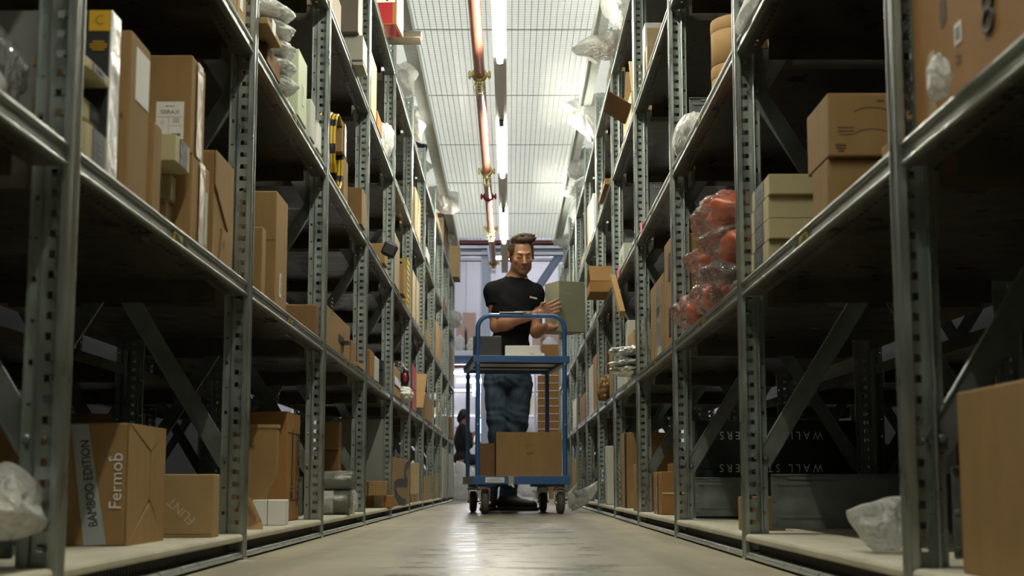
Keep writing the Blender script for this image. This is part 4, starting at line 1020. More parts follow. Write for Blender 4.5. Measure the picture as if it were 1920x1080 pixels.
c = C(1, 4, 0, 1137, 836, 1133, .012, .075, 'tall white carton standing on the bottom right shelf', name='white_box', material=GREYW, L=.12, bev=.006)
# top shelf bags, right
WB = 'white bags on the top right shelf'
film_bag('white_bag', 'uppermost white bag bulging over the top right shelf at the top edge', 'bag', [(1120, -12), (1184, -12), (1180, 30), (1168, 54), (1152, 46), (1142, 22), (1128, 8)], 6.95, .16, FILMW, 12, WB)
film_bag('plastic_bag', 'clear bag with a brown item jutting into the aisle from the top right shelf', 'bag', [(1071, 93), (1088, 79), (1118, 70), (1166, 58), (1166, 106), (1140, 108), (1110, 99), (1088, 96)], 7.35, .13, FILMH, 13, items=[('brown_item', mat('tan_goods', (.50, .30, .15), .6), [(1108, 76), (1166, 103)], .09)])
t = thing('white_strap', 'white plastic strap sticking up from the top right shelf', 'strap', (XR - .06, 7.55, DECK[4] + .09))
MB().obox((-.045, 0, .032), (.05, 0, -.036), (0, .012, 0), (.003, 0, .004)).build('strap_band', WHITE, t)
film_bag('white_bag', 'largest milky bag hanging over the aisle from the top right shelf', 'bag', [(1054, 200), (1075, 188), (1105, 180), (1138, 174), (1138, 250), (1116, 269), (1100, 252), (1080, 240), (1064, 226), (1067, 212)], 9.1, .17, FILMW, 14, WB, items=[('mauve_cloth', mat('mauve_cloth', (.55, .48, .55), .8), [(1098, 240), (1120, 266)], .06)])
film_bag('blue_bag', 'white bag with a dark blue bundle on the top right shelf', 'bag', [(1072, 300), (1082, 274), (1100, 266), (1114, 274), (1108, 310), (1098, 326), (1080, 338), (1066, 333), (1063, 320)], 10.6, .13, FILMH, 15, items=[('navy_bundle', mat('navy_cloth', (.02, .04, .10), .7), [(1076, 272), (1096, 300)], .10)])
for i, (pl, y_) in enumerate((([(1051, 363), (1064, 350), (1092, 334), (1102, 345), (1095, 368), (1076, 373), (1064, 371)], 11.6), ([(1069, 402), (1080, 372), (1097, 366), (1093, 392), (1083, 415), (1075, 421)], 12.5), ([(1034, 451), (1055, 442), (1068, 436), (1070, 466), (1050, 463)], 13.9))):
    film_bag('white_bag', ('crumpled white bag on the top right shelf just beyond the blue bundle', 'narrow white bag hanging on the top right shelf beyond the crumpled one', 'flat white bag jutting out near the far end of the right rack')[i], 'bag', pl, y_, .11, FILMW, 20 + i, WB)
far_right = [
 (4, 4, 1143, 125, 1137, .02, .12, CARDL, 'narrow tan carton on the top right shelf'),
 (5, 3, 1112, 362, 1105, .0, .12, WHITE, 'tall white papers on the third right shelf'),
 (5, 3, 1104, 380, 1101, .0, .12, TAN, 'tan carton beside the tall white papers, third right shelf'),
 (5, 2, 1116, 585, 1106, .02, .1, GREYW, 'film wrapped box on the second right shelf, sixth bay'),
 (5, 1, 1120, 660, 1112, .01, .14, CARDO, 'tall brown carton on the first raised right shelf, sixth bay'),
 (5, 1, 1110, 683, 1104, .01, .05, WHITE, 'white folder beside the tall brown carton, first raised right shelf'),
 (6, 1, 1097, 735, 1087, .0, .16, CARD, 'brown carton on the first raised right shelf, seventh bay'),
 (6, 3, 1097, 465, 1089, .0, .1, TAN, 'tan carton on the third right shelf, seventh bay'),
 (7, 1, 1081, 745, 1074, .0, .16, GREYW, 'pale carton on the first raised right shelf, eighth bay'),
 (7, 0, 1081, 858, 1077, .0, .16, CARDL, 'nearer narrow tan board on the bottom right shelf, eighth bay'),
 (7, 0, 1075, 866, 1072, .0, .16, CARDL, 'further narrow tan board on the bottom right shelf, eighth bay'),
 (8, 3, 1069, 500, 1062, .0, .16, CREAM, 'cream carton on the third right shelf, ninth bay'),
 (9, 3, 1058, 500, 1052, .0, .16, TAN, 'tan carton at the far end of the third right shelf'),
]
for k, lv, xc, yt_, xf, s, xd, m_, lab in far_right:
    C(1, k, lv, xc, yt_, xf, s, xd, lab, material=m_)
# film on the floor at the right rack
film_bag('plastic_sheet', 'clear plastic sheet lying on the floor against the right rack', 'plastic sheet', [(1072, 923), (1088, 918), (1104, 911), (1121, 901), (1122, 916), (1110, 936), (1093, 950), (1073, 959), (1070, 950), (1084, 934)], 9.05, .05, FILMH, 31, amp=.7)
film_bag('plastic_sheet', 'small twist of clear film behind the plastic sheet at the right rack', 'plastic sheet', [(1062, 926), (1074, 914), (1083, 904), (1082, 922), (1078, 953), (1066, 953)], 9.9, .03, FILMH, 32)
# pink labels on shelf lips
for (k, lv, y_, nm) in ((2, 2, 5.65, 'second right shelf by the fourth post'), (3, 2, 6.9, 'second right shelf by the fifth post')):
    MB().box(-.003, 0, 0, .07, -.028, .012).build('pink_label', PINK, None, (XR - .001, y_, DECK[lv])).__setitem__('label', 'pink label stuck on the lip of the ' + nm)
    bpy.data.objects[-1] if False else None
for o in list(COL.objects):
    if o.name.startswith('pink_label') and 'category' not in o: o['category'] = 'label'
t = MB().prism([(-.018, -.008), (.016, -.010), (.02, .004), (.004, .008), (-.016, .005)], 'z', 0, .003).build('paper_scrap', WHITE, None, (-.555, 3.17, 0)); tag(t, 'white paper scrap on the floor by the second left post', 'paper scrap')
# glimpses of goods in the racks behind
for i, (sd, x, y_, lv, w_, l_, h_, m_, lab) in enumerate((
    (1, 1.34, 6.0, 1, .2, .2, .14, WHITE, 'white box glimpsed deep through the right rack'),
    (1, 1.30, 5.2, 0, .25, .2, .30, GREYW, 'pale box glimpsed behind the dark green boxes'),
    (1, 1.45, 4.2, 0, .3, .3, .32, mat('dull_red_box', (.20, .02, .02), .6), 'dull red box glimpsed behind the right rack'),
    (-1, -1.42, 4.6, 0, .2, .2, .22, WHITE, 'white box glimpsed deep through the left rack'),
    (-1, -1.40, 6.6, 1, .3, .3, .2, CARD, 'brown carton glimpsed deep through the left rack'))):
    t = thing('stored_box', lab, 'box', (x, y_, (DECK[lv] - .06) if lv else .0)); carton_parts(t, sd, w_, l_, h_, m_)

# ================================================================ sprinkler pipe
PXp, PZ, PR_ = -.158, 2.285, .0285
PIPE = mat('red_brown_pipe', (0.33, 0.105, 0.07), 0.38, .1)
BRASS = mat('brass', (0.62, 0.50, 0.22), 0.3, .9)
t = thing('sprinkler_pipe', 'red brown sprinkler pipe running beside the tube lights under the ceiling', 'pipe', (PXp, -2.5, PZ))
MB().tube([(0, 0, 0), (0, CEND + 2.5 - .1, 0)], PR_, 24).build('pipe_run', PIPE, t)
hg = MB()
for y_ in (0.6, 3.3, 6.0, 8.7, 11.4, 14.1, 16.6): hg.box(-.012, .012, y_, y_ + .003, .02, CEIL - PZ)
hg.build('pipe_hanger', GALV, t)
def coupling(y, red, spr, label):
    t = thing('pipe_coupling', label, 'pipe coupling', (PXp, y, PZ), group=None)
    m_ = REDB if red else BRASS
    b = MB().lathe([(PR_ + .001, -.026), (PR_ + .010, -.022), (PR_ + .012, 0), (PR_ + .010, .022), (PR_ + .001, .026)], (0, 0, 0), 'y', 24)
    b.build('coupling_ring', m_, t)
    for sx_ in (-1, 1):
        e = MB().box(sx_ * .036, sx_ * .060, -.014, .014, -.010, .010); e.tube([(sx_ * .052, 0, -.022), (sx_ * .052, 0, .022)], .006, 8); e.build('bolt_lug', m_, t)
    if spr:
        MB().lathe([(.012, -PR_ - .004), (.012, -PR_ - .022), (.008, -PR_ - .028)], seg=16).build('sprinkler_body', BRASS, t)
        for sx_ in (-1, 1): MB().tube([(sx_ * .008, 0, -.052), (sx_ * .016, 0, -.066), (sx_ * .015, 0, -.080), (sx_ * .004, 0, -.092)], .0022, 6).build('sprinkler_arm', BRASS, t)
        MB().lathe([(.017, -.092), (.017, -.094), (.004, -.095)], seg=16).build('deflector', BRASS, t)
        cg = MB()
        for a in range(6):
            an = a * math.pi / 3; cg.tube([(.024 * math.cos(an), .024 * math.sin(an), -.034), (.030 * math.cos(an), .030 * math.sin(an), -.070), (.020 * math.cos(an), .020 * math.sin(an), -.105)], .0016, 5)
        for r_, z_ in ((.028, -.05), (.029, -.08), (.020, -.105)): cg.tube([(r_ * math.cos(i * math.pi / 9), r_ * math.sin(i * math.pi / 9), z_) for i in range(18)], .0016, 5, closed=True)
        cg.build('wire_guard', mat('pale_brass_wire', (.75, .68, .4), .3, .8), t)
for y, red, spr, lab in ((7.55, 0, 1, 'brass pipe coupling with caged sprinkler nearest the camera'), (9.95, 0, 1, 'second brass pipe coupling with caged sprinkler along the pipe'), (10.85, 1, 0, 'red pipe coupling between the brass ones'), (12.25, 0, 1, 'third brass pipe coupling with sprinkler along the pipe'), (14.15, 0, 1, 'last brass coupling with sprinkler at the far end of the pipe')):
    coupling(y, red, spr, lab)

# ================================================================ the hall beyond the racks
HALLW = mat('hall_wall_panel', (0.62, 0.62, 0.68), 0.6)
STEELB = mat('blue_grey_steel', (0.16, 0.21, 0.30), 0.45, .2)
WHST = mat('white_steel', (0.75, 0.77, 0.85), 0.4)
HY = 30.5
mb = MB().box(-9, 9, HY, HY + .1, 0, 9)
for i in range(60): mb.box(-9 + i * .3, -9 + i * .3 + .05, HY - .02, HY, 0, 9)
tag(mb.build('wall_back', HALLW), kind='structure')
tag(MB().box(-9.1, -9, 17, 34, 0, 9).build('wall_left', HALLW), kind='structure')
tag(MB().box(9, 9.1, 17, 34, 0, 9).build('wall_right', HALLW), kind='structure')
DARKBACK = mat('added_dark_backing', (.015, .015, .015), .8)  # near-black backing added to block the bright hall and keep rack gaps dark
tag(MB().box(-2.75, -2.65, -4.5, 16.0, 0, 4).build('dark_backing_left', DARKBACK), kind='structure')
tag(MB().box(2.65, 2.75, -4.5, 16.0, 0, 4).build('dark_backing_right', DARKBACK), kind='structure')
tag(MB().box(-9, 9, CEND + 1, 34, 9, 9.1).build('trim_5', mat('hall_roof', (.6, .6, .62), .7)), kind='structure')
# front beams of the mezzanine edge
def beam(name, label, x0, x1, y, z0, z1, m_, d=.08, cat='beam'):
    o = MB().box(x0, x1, y, y + d, z0, z1).box(x0, x1, y - .03, y + d + .03, z0, z0 + .015).box(x0, x1, y - .03, y + d + .03, z1 - .015, z1).build(name, m_); tag(o, label, cat); return o
def zy(py, Y): return on_Y(960, py, Y).z
beam('steel_beam', 'dark red beam at the far edge of the ceiling', -1.6, 1.6, 15.6, zy(457, 15.6), zy(451, 15.6), mat('dark_red_steel', (.12, .02, .025), .5))
beam('steel_beam', 'upper pale truss beam crossing the hall beyond the aisle', -4, 4, 19.0, zy(466, 19), zy(459, 19), WHST)
beam('steel_beam', 'lower pale truss beam crossing the hall beyond the aisle', -4, 4, 19.0, zy(478, 19), zy(473, 19), WHST)
beam('steel_beam', 'dark blue purlin between the two pale truss beams', -4, 4, 19.3, zy(474, 19.3), zy(465, 19.3), STEELB)
beam('steel_beam', 'thin pale beam further back over the hall', -4, 4, 24.0, zy(489, 24), zy(484, 24), WHST)
def bar(name, label, p0, p1, w_, m_, cat='brace'):
    p0, p1 = Vector(p0), Vector(p1); d = (p1 - p0); L_ = d.length; d.normalize(); s = Vector((0, 1, 0)); n = d.cross(s)
    o = MB().obox((p0 + p1) / 2, d * L_ / 2, s * w_ * .3, n * w_ / 2).obox((p0 + p1) / 2 + s * w_ * .4, d * L_ / 2, s * w_ * .1, n * w_ * .7).build(name, m_); tag(o, label, cat); return o
a = on_Y(908, 455, 19.1); b = on_Y(918, 560, 19.1)
t = MB().box(a.x - .035, a.x + .085, 19.1, 19.12, 0, a.z).box(a.x - .035, a.x + .085, 19.25, 19.27, 0, a.z).box(a.x + .02, a.x + .03, 19.12, 19.25, 0, a.z).build('steel_column', mat('light_blue_steel', (.36, .42, .55), .4, .2)); tag(t, 'blue grey steel column standing in the hall left of the man', 'column')
bar('steel_brace', 'diagonal blue grey brace right of the man', on_Y(1052, 474, 19.2), on_Y(968, 600, 19.2), .075, STEELB)
bar('steel_brace', 'diagonal pale brace at the top of the column', on_Y(916, 452, 18.9), on_Y(924, 500, 18.9), .05, WHST)
# back mezzanine with cartons
MY = 26.5
z1, z0 = zy(655, MY), zy(690, MY)
o = MB().box(-6, 6, MY, MY + 3.5, z1 - .12, z1 - .02).build('mezzanine_floor', WHST); tag(o, 'white mezzanine floor across the far hall carrying cartons', 'mezzanine')
beam('steel_beam', 'blue beam under the far mezzanine floor', -6, 6, MY, zy(682, MY), zy(667, MY), mat('mid_blue_steel', (.13, .24, .40), .5))
beam('steel_beam', 'dull red strip below the blue beam of the far mezzanine', -6, 6, MY + .1, zy(689, MY), zy(684, MY), mat('dull_red_steel', (.40, .16, .14), .5))
rn = random.Random(5)
xpix = [858, 868, 880, 893, 1008, 1022, 1036, 1050]
for i, (px, pw, py) in enumerate(((864, 16, 612), (880, 26, 588), (889, 26, 615), (1012, 20, 610), (1034, 24, 616), (1052, 14, 608), (1006, 16, 630))):
    p = on_Y(px, py, MY + .42 + .36 * (i % 2)); w_ = pw / 2787 * MY
    t = thing('carton', 'pinkish carton on the far mezzanine, %s from the left among those in view' % ORD[i + 1], 'box', (p.x, p.y, z1 - .02), group='cartons on the far mezzanine')
    carton_parts(t, -1, w_, .33, p.z - z1 + .02, mat('pink_carton', (.50, .36, .29), .7))
for i, (px, pw, h_) in enumerate(((862, 18, .16), (886, 22, .13), (1030, 26, .14))):
    p = on_Y(px, 650, MY + .12); bag('white_sack', 'white film wrapped load on the far mezzanine edge, %s from the left' % ORD[i + 1], 'sack', (p.x, MY + .10, z1), (pw / 2787 * MY / 2, .09, h_), 200 + i, FILMW, stand=z1 - .02, group='white loads on the far mezzanine')
# mezzanine posts
for i, px in enumerate((700, 1180)):
    p = on_Y(px, 800, MY + .2); tag(MB().box(p.x - .08, p.x + .08, MY + .1, MY + .26, 0, z1 - .12).build('steel_column', STEELB), ('left', 'right')[i] + ' column holding up the far mezzanine, hidden by the racks', 'column')
# tube lights of the hall
mh = bpy.data.materials.new('lit_hall_tube'); mh.use_nodes = True; q = mh.node_tree; q.nodes.clear()
e = q.nodes.new('ShaderNodeEmission'); e.inputs[0].default_value = (.97, .97, 1, 1); e.inputs[1].default_value = 85; ou = q.nodes.new('ShaderNodeOutputMaterial'); q.links.new(e.outputs[0], ou.inputs[0])
def halltube(label, pa, pb, r=.03, trunk=True):
    a, b = Vector(pa), Vector(pb)
    t = thing('hall_tube_light', label, 'tube light', (a + b) / 2); c_ = (a + b) / 2
    MB().tube([a - c_, b - c_], r, 10).build('glass_tube', mh, t)
    d = (b - a).normalized()
    s = Vector((0, 0, 1)) if abs(d.z) < .9 else Vector((1, 0, 0))
    MB().tube([a - c_ + s * (r + .02), b - c_ + s * (r + .02)], .02, 8).build('tube_fitting', WHST, t)
    top = (9.0 if c_.y < 26.4 or c_.z > 2.5 else z1 - .12) - c_.z
    MB().tube([(0, 0, max(a.z, b.z) - c_.z), (0, 0, top)], .005, 6).build('hanger', WHST, t)
halltube('bright tube light crossing the hall just left of the man', on_Y(911, 482, 22), on_Y(962, 482, 22), .032)
halltube('upper of two bright tubes under the far mezzanine left of the trolley', on_Y(850, 699, 27.5), on_Y(894, 699, 27.5), .026)
halltube('lower of two bright tubes under the far mezzanine left of the trolley', on_Y(857, 715, 28.8), on_Y(905, 715, 28.8), .026)
halltube('short upright tube light below the lower mezzanine tube', on_Y(889, 718, 28.2), on_Y(889, 742, 28.2), .022)
for i, (x, y, hz) in enumerate(((-2.5, 21, 5.6), (2.5, 21, 5.6), (-2.2, 25, 5.6), (2.2, 25, 5.6), (0.6, 28.5, 5.0), (-2.2, 17.0, 2.9), (2.2, 17.0, 2.9), (-2.4, 28.2, 1.9), (2.4, 28.2, 1.9))):  # unseen tubes added to brighten the hall, its beams and the rack ends
    halltube('added hall tube light outside the view, %s counting into the hall' % ORD[i + 1], (x - .75, y, hz), (x + .75, y, hz), .03)
# work area: shelving wall, table, monitor
BG = mat('pale_backdrop_board', (.50, .47, .38), .7)
t = thing('storage_shelf', 'cluttered pale storage shelf against the wall under the far mezzanine', 'shelving', (-1.0, 29.6, 0))
for zz in (.35, .95, 1.5, 2.0): MB().box(-1.8, 2.6, -.25, .25, zz, zz + .04).build('shelf_board', WHST, t)
for xx in (-1.8, -.7, .4, 1.5, 2.6): [MB().box(xx - .02, xx + .02, yy_, yy_ + .03, 0, 2.2).build('shelf_post', WHST, t) for yy_ in (-.28, .25)]
for i in range(14):
    x = -1.75 + i * .31; zz = (.99, 1.54, .39)[i % 3]
    t2 = thing('stored_box', 'small stored box on the pale shelf under the far mezzanine, %s from the left' % (ORD[i + 1] if i < 13 else 'last'), 'box', (-1.0 + x + .12, 29.55, zz), group='boxes on the far storage shelf')
    carton_parts(t2, 1, .24, .3, rn.uniform(.18, .4), (CARDL, WHITE, BG, CREAM)[i % 4])
p = on_Y(908, 798, 24.6)
t = thing('monitor', 'bright glowing computer screen behind the man near the far worker', 'monitor', (p.x, 24.6, p.z - .145))
ms = bpy.data.materials.new('screen_glow'); ms.use_nodes = True; q = ms.node_tree; q.nodes.clear(); e = q.nodes.new('ShaderNodeEmission'); e.inputs[0].default_value = (.62, .88, 1, 1); e.inputs[1].default_value = 1.6; ou = q.nodes.new('ShaderNodeOutputMaterial'); q.links.new(e.outputs[0], ou.inputs[0])
MB().box(-.15, .15, 0, .03, 0, .27).build('monitor_case', BLACKB, t, bevel=.005)
MB().box(-.14, .14, -.003, 0, .012, .26).build('screen', ms, t)
MB().box(-.02, .02, .01, .03, -.12, .02).box(-.09, .09, -.05, .07, -.13, -.12).build('monitor_stand', BLACKB, t)
zt_ = p.z - .145 - .13
t = thing('work_table', 'packing table carrying the glowing screen in the far work area', 'table', (-.35, 24.7, 0))
MB().box(-.9, .9, -.35, .35, zt_ - .03, zt_).build('table_top', TAN, t)
for sx_ in (-.85, .85):
    for sy_ in (-.3, .3): MB().box(sx_ - .02, sx_ + .02, sy_ - .02, sy_ + .02, 0, zt_ - .03).build('leg', STEELB, t)
# pallet of flat brown cartons right behind the trolley
PYc = 17.6
xl, xr = on_Y(1009, 750, PYc).x, on_Y(1052, 750, PYc).x
for i in range(15):
    zb = .10 + i * .0905
    t = thing('flat_carton', 'flat brown carton in the tall pile behind the trolley, %s layer from the floor' % (ORD[i + 1] if i < 13 else ('fourteenth', 'fifteenth')[i - 13]), 'box', ((xl + xr) / 2, PYc + .2, zb), group='pile of flat cartons')
    carton_parts(t, 1, xr - xl, .4, .081, CARDO)
    MB().box(-(xr - xl) / 2 - .005, (xr - xl) / 2 + .005, -.205, .205, .0815, .0885).build('white_tray', WHITE, t)
t = thing('pallet', 'wooden pallet under the tall pile of flat cartons', 'pallet', ((xl + xr) / 2, PYc + .2, 0))
mbp = MB()
for i in range(4): MB().box(-.2, .2, -.22 + i * .12, -.14 + i * .12, .08, .098).build('deck_board', CARDL, t)
for sx_ in (-.16, 0, .13): MB().box(sx_, sx_ + .05, -.22, .22, 0, .08).build('stringer', CARDL, t)
c_ = on_Y(1033, 645, PYc)
t = thing('cardboard_box', 'brown box topping the tall pile of flat cartons', 'box', (c_.x, PYc + .2, .10 + 15 * .0905), 0); carton_parts(t, 1, .22, .3, c_.z - .10 - 15 * .0905, CARDO)
t = thing('white_post', 'white upright post left of the pile of flat cartons', 'post', (on_Y(1004, 750, PYc).x, PYc + .1, 0)); MB().box(-.012, .012, -.02, .02, 0, 1.55).build('post_body', WHST, t); MB().box(-.03, .03, -.04, .04, 0, .01).build('post_foot', WHST, t)
# load seen under the trolley
for i, (px, py, r_) in enumerate(((1040 - 107, 925, .10), (990, 922, .13), (868, 888, .19))):
    p = on_Z(px, 930, 0.0) if False else on_Y(px, py, 20 + i)
    bag('white_sack', ('small', 'medium', 'large')[i] + ' white sack on the floor of the far work area', 'sack', (p.x, 20 + i * 1.3, .2), (r_, r_, r_ * (1 if i < 2 else 1.3)), 220 + i, FILMW, stand=0, amp=.12)
t = thing('stored_box', 'brown box on the floor of the far work area between trolley wheels', 'box', (-.17, 23.0, 0)); carton_parts(t, 1, .35, .3, .22, CARDL)
t = thing('stored_box', 'brown box on the floor behind the large white sack', 'box', (-.82, 23.4, 0)); carton_parts(t, 1, .5, .3, .25, CARD)

# ================================================================ trolley
BLUE = mat('blue_powder_coat', (0.030, 0.105, 0.27), 0.38, 0.0, noise=.06, coat=.2)
BOARD = mat('grey_melamine', (0.72, 0.66, 0.64), 0.4)
ZINC = mat('zinc_plate', (0.55, 0.53, 0.45), 0.35, .85)
RUB = mat('grey_rubber', (0.075, 0.07, 0.055), 0.65)
TXc, TY0, TLEN, TW = .0655, 8.42, .86, .495
T = thing('platform_trolley', 'blue two tier platform trolley in the middle of the aisle', 'trolley', (TXc, TY0, 0), R(5.3))
hw = TW / 2
path = [(-hw, 0, .19)]
rc = .075; ztop = 1.118
path += [(-hw, 0, ztop - rc)] + [(-hw + rc - rc * math.cos(a), 0, ztop - rc + rc * math.sin(a)) for a in [i * math.pi / 16 for i in range(1, 9)]]
path += [(hw - rc + rc * math.sin(a), 0, ztop - rc + rc * math.cos(a)) for a in [i * math.pi / 16 for i in range(0, 9)]] + [(hw, 0, .19)]
MB().tube(path, .0135, 14).build('push_bar', BLUE, T)
for sx_ in (-1, 1):
    MB().box(sx_ * hw - .012, sx_ * hw + .012, TLEN - .012, TLEN + .012, .19, .875).build('rear_post', BLUE, T)
    for zz in (.845, .50): MB().lathe([(.006, -.014), (.006, -.017), (.003, -.018)], (sx_ * hw, 0, zz), 'y', 10).build('bolt', ZINC, T)
def deck(z, th, name):
    f_ = MB()
    f_.box(-hw - .028, hw + .028, -.018, .010, z - th, z + .004); f_.box(-hw - .028, hw + .028, TLEN - .010, TLEN + .018, z - th, z + .004)
    f_.box(-hw - .028, -hw + .002, .010, TLEN - .01, z - th, z + .004); f_.box(hw - .002, hw + .028, .010, TLEN - .01, z - th, z + .004)
    o = f_.build(name + '_frame', BLUE, T, bevel=.002)
    MB().box(-hw + .002, hw - .002, .010, TLEN - .010, z - .012, z).build(name + '_board', BOARD, T)
    return o
deck(.885, .034, 'upper_deck'); dl = deck(.208, .042, 'lower_deck')
sp_ = MB()
for y_ in (.25, .6): sp_.box(-hw, hw, y_, y_ + .012, .864, .873)
sp_.build('under_rail', BLACKB, T)
for x0, x1 in ((-hw, -hw + .11), (hw - .11, hw)): 
    for y_ in (.02, TLEN - .12): MB().box(x0, x1, y_, y_ + .10, .152, .166).build('caster_plate', BLUE, T)
MB().box(-.205, -.098, -.0205, -.018, .176, .205).build('white_sticker', WHITE, T)
lines(T, (Vector((-.15, -.0205, .196)), Vector((1, 0, 0)), Vector((0, 0, 1)), Vector((0, -1, 0))), 0, 0, .09, 3, .006, .0018, GREYD, off=.0006)
MB().box(-.075, -.045, -.026, -.018, .158, .210).tube([(-.06, -.024, .165), (-.045, -.030, .15)], .006, 8).build('spring_clip', ZINC, T)
def caster(x, y, dx, red, pale=False):
    ws = MB()
    cz = .0625
    g = MB().lathe([(.018, -.019), (.050, -.0205), (.060, -.016), (.0625, -.008), (.0625, .008), (.060, .016), (.050, .0205), (.018, .019)], (x, y, cz), 'x', 32).build('wheel', RUB, T)
    MB().lathe([(.020, -.0215), (.030, -.022), (.030, .022), (.020, .0215)], (x, y, cz), 'x', 24).build('hub', ZINC if not pale else WHITE, g)
    fk = MB()
    for s in (-1, 1):
        fk.obox((x + s * .027, y + .008, .10), (.0016, 0, 0), (0, .016, 0), (0, -.008, .045))
        fk.tube([(x + s * .020, y, cz), (x + s * .035, y, cz)], .007, 10)
    fk.obox((x, y + .012, .140), (.026, 0, 0), (0, .028, 0), (0, 0, .004))
    fk.build('fork', ZINC, T)
    MB().lathe([(.036, .132), (.037, .138), (.033, .142)], (x, y + .015, 0), 'z', 20).build('swivel_cap', REDD if red else ZINC, T)
    MB().lathe([(.030, .142), (.034, .152)], (x, y + .015, 0), 'z', 20).build('swivel_race', ZINC, T)
caster(-hw + .045, .06, 0, True); caster(hw - .02, .06, 0, True); caster(-hw + .03, TLEN - .07, 0, False); caster(hw - .035, TLEN - .07, 0, False)
MB().box(hw - .068, hw - .010, TLEN - .10, TLEN - .04, .110, .148).build('brake_cover', WHITE, T, bevel=.008)
t = thing('note_pad', 'thin white paper pad lying on the trolley push bar', 'paper', (TXc - .04, TY0, ztop + .014)); MB().box(-.085, .05, -.025, .022, 0, .007).build('paper_block', WHITE, t); MB().box(.0, .10, -.018, .018, .007, .011).build('loose_sheet', WHITE, t)
# goods on the trolley
def tb(px0, px1, pyt, Y, z, d, name, label, m_, cat='box', **kw):
    a = on_Y(px0, pyt, Y); b = on_Y(px1, pyt, Y)
    t = thing(name, label, cat, ((a.x + b.x) / 2, Y + d / 2, z)); carton_parts(t, 1, b.x - a.x, d, a.z - z, m_, **kw)
    return t, 1, b.x - a.x, d, a.z - z
c = tb(930, 1053, 810, TY0 + .10, .2085, .36, 'cardboard_box', 'large brown carton with small upside-down print on the lower trolley deck', CARD)
c[0].rotation_euler.z = R(0)
put_text(c[0], F(c, 'near'), .008, .005, 'ALESSI', .017, BLKINK, rot=math.pi, sx=.85)
put_text(c[0], F(c, 'near'), .008, .052, 'PIANA', .017, CARDD, rot=math.pi, sx=.95)
tb(899, 928, 831, TY0 + .22, .2085, .32, 'cardboard_box', 'dark brown carton beside the large one on the lower trolley deck', CARDD)
c = tb(887, 940, 630, TY0 + .14, .8855, .26, 'black_crate', 'black folding crate on the left of the upper trolley deck', mat('black_plastic', (.02, .021, .02), .45), 'crate')
put_rect(c[0], F(c, 'near'), 0, c[4] / 2 - .008, c[2] * .96, .012, mat('dark_rim', (.05, .05, .048), .4), 'crate_rim')
c = tb(947, 1012, 648, TY0 + .08, .8855, .16, 'white_box', 'low white carton in the middle of the upper trolley deck', WHITE)
put_text(c[0], F(c, 'near'), .055, -.012, 'lina', .016, GREYD)
tb(1012, 1021, 662, TY0 + .10, .8855, .08, 'small_white_box', 'tiny white box right of the low white carton on the trolley', WHITE)

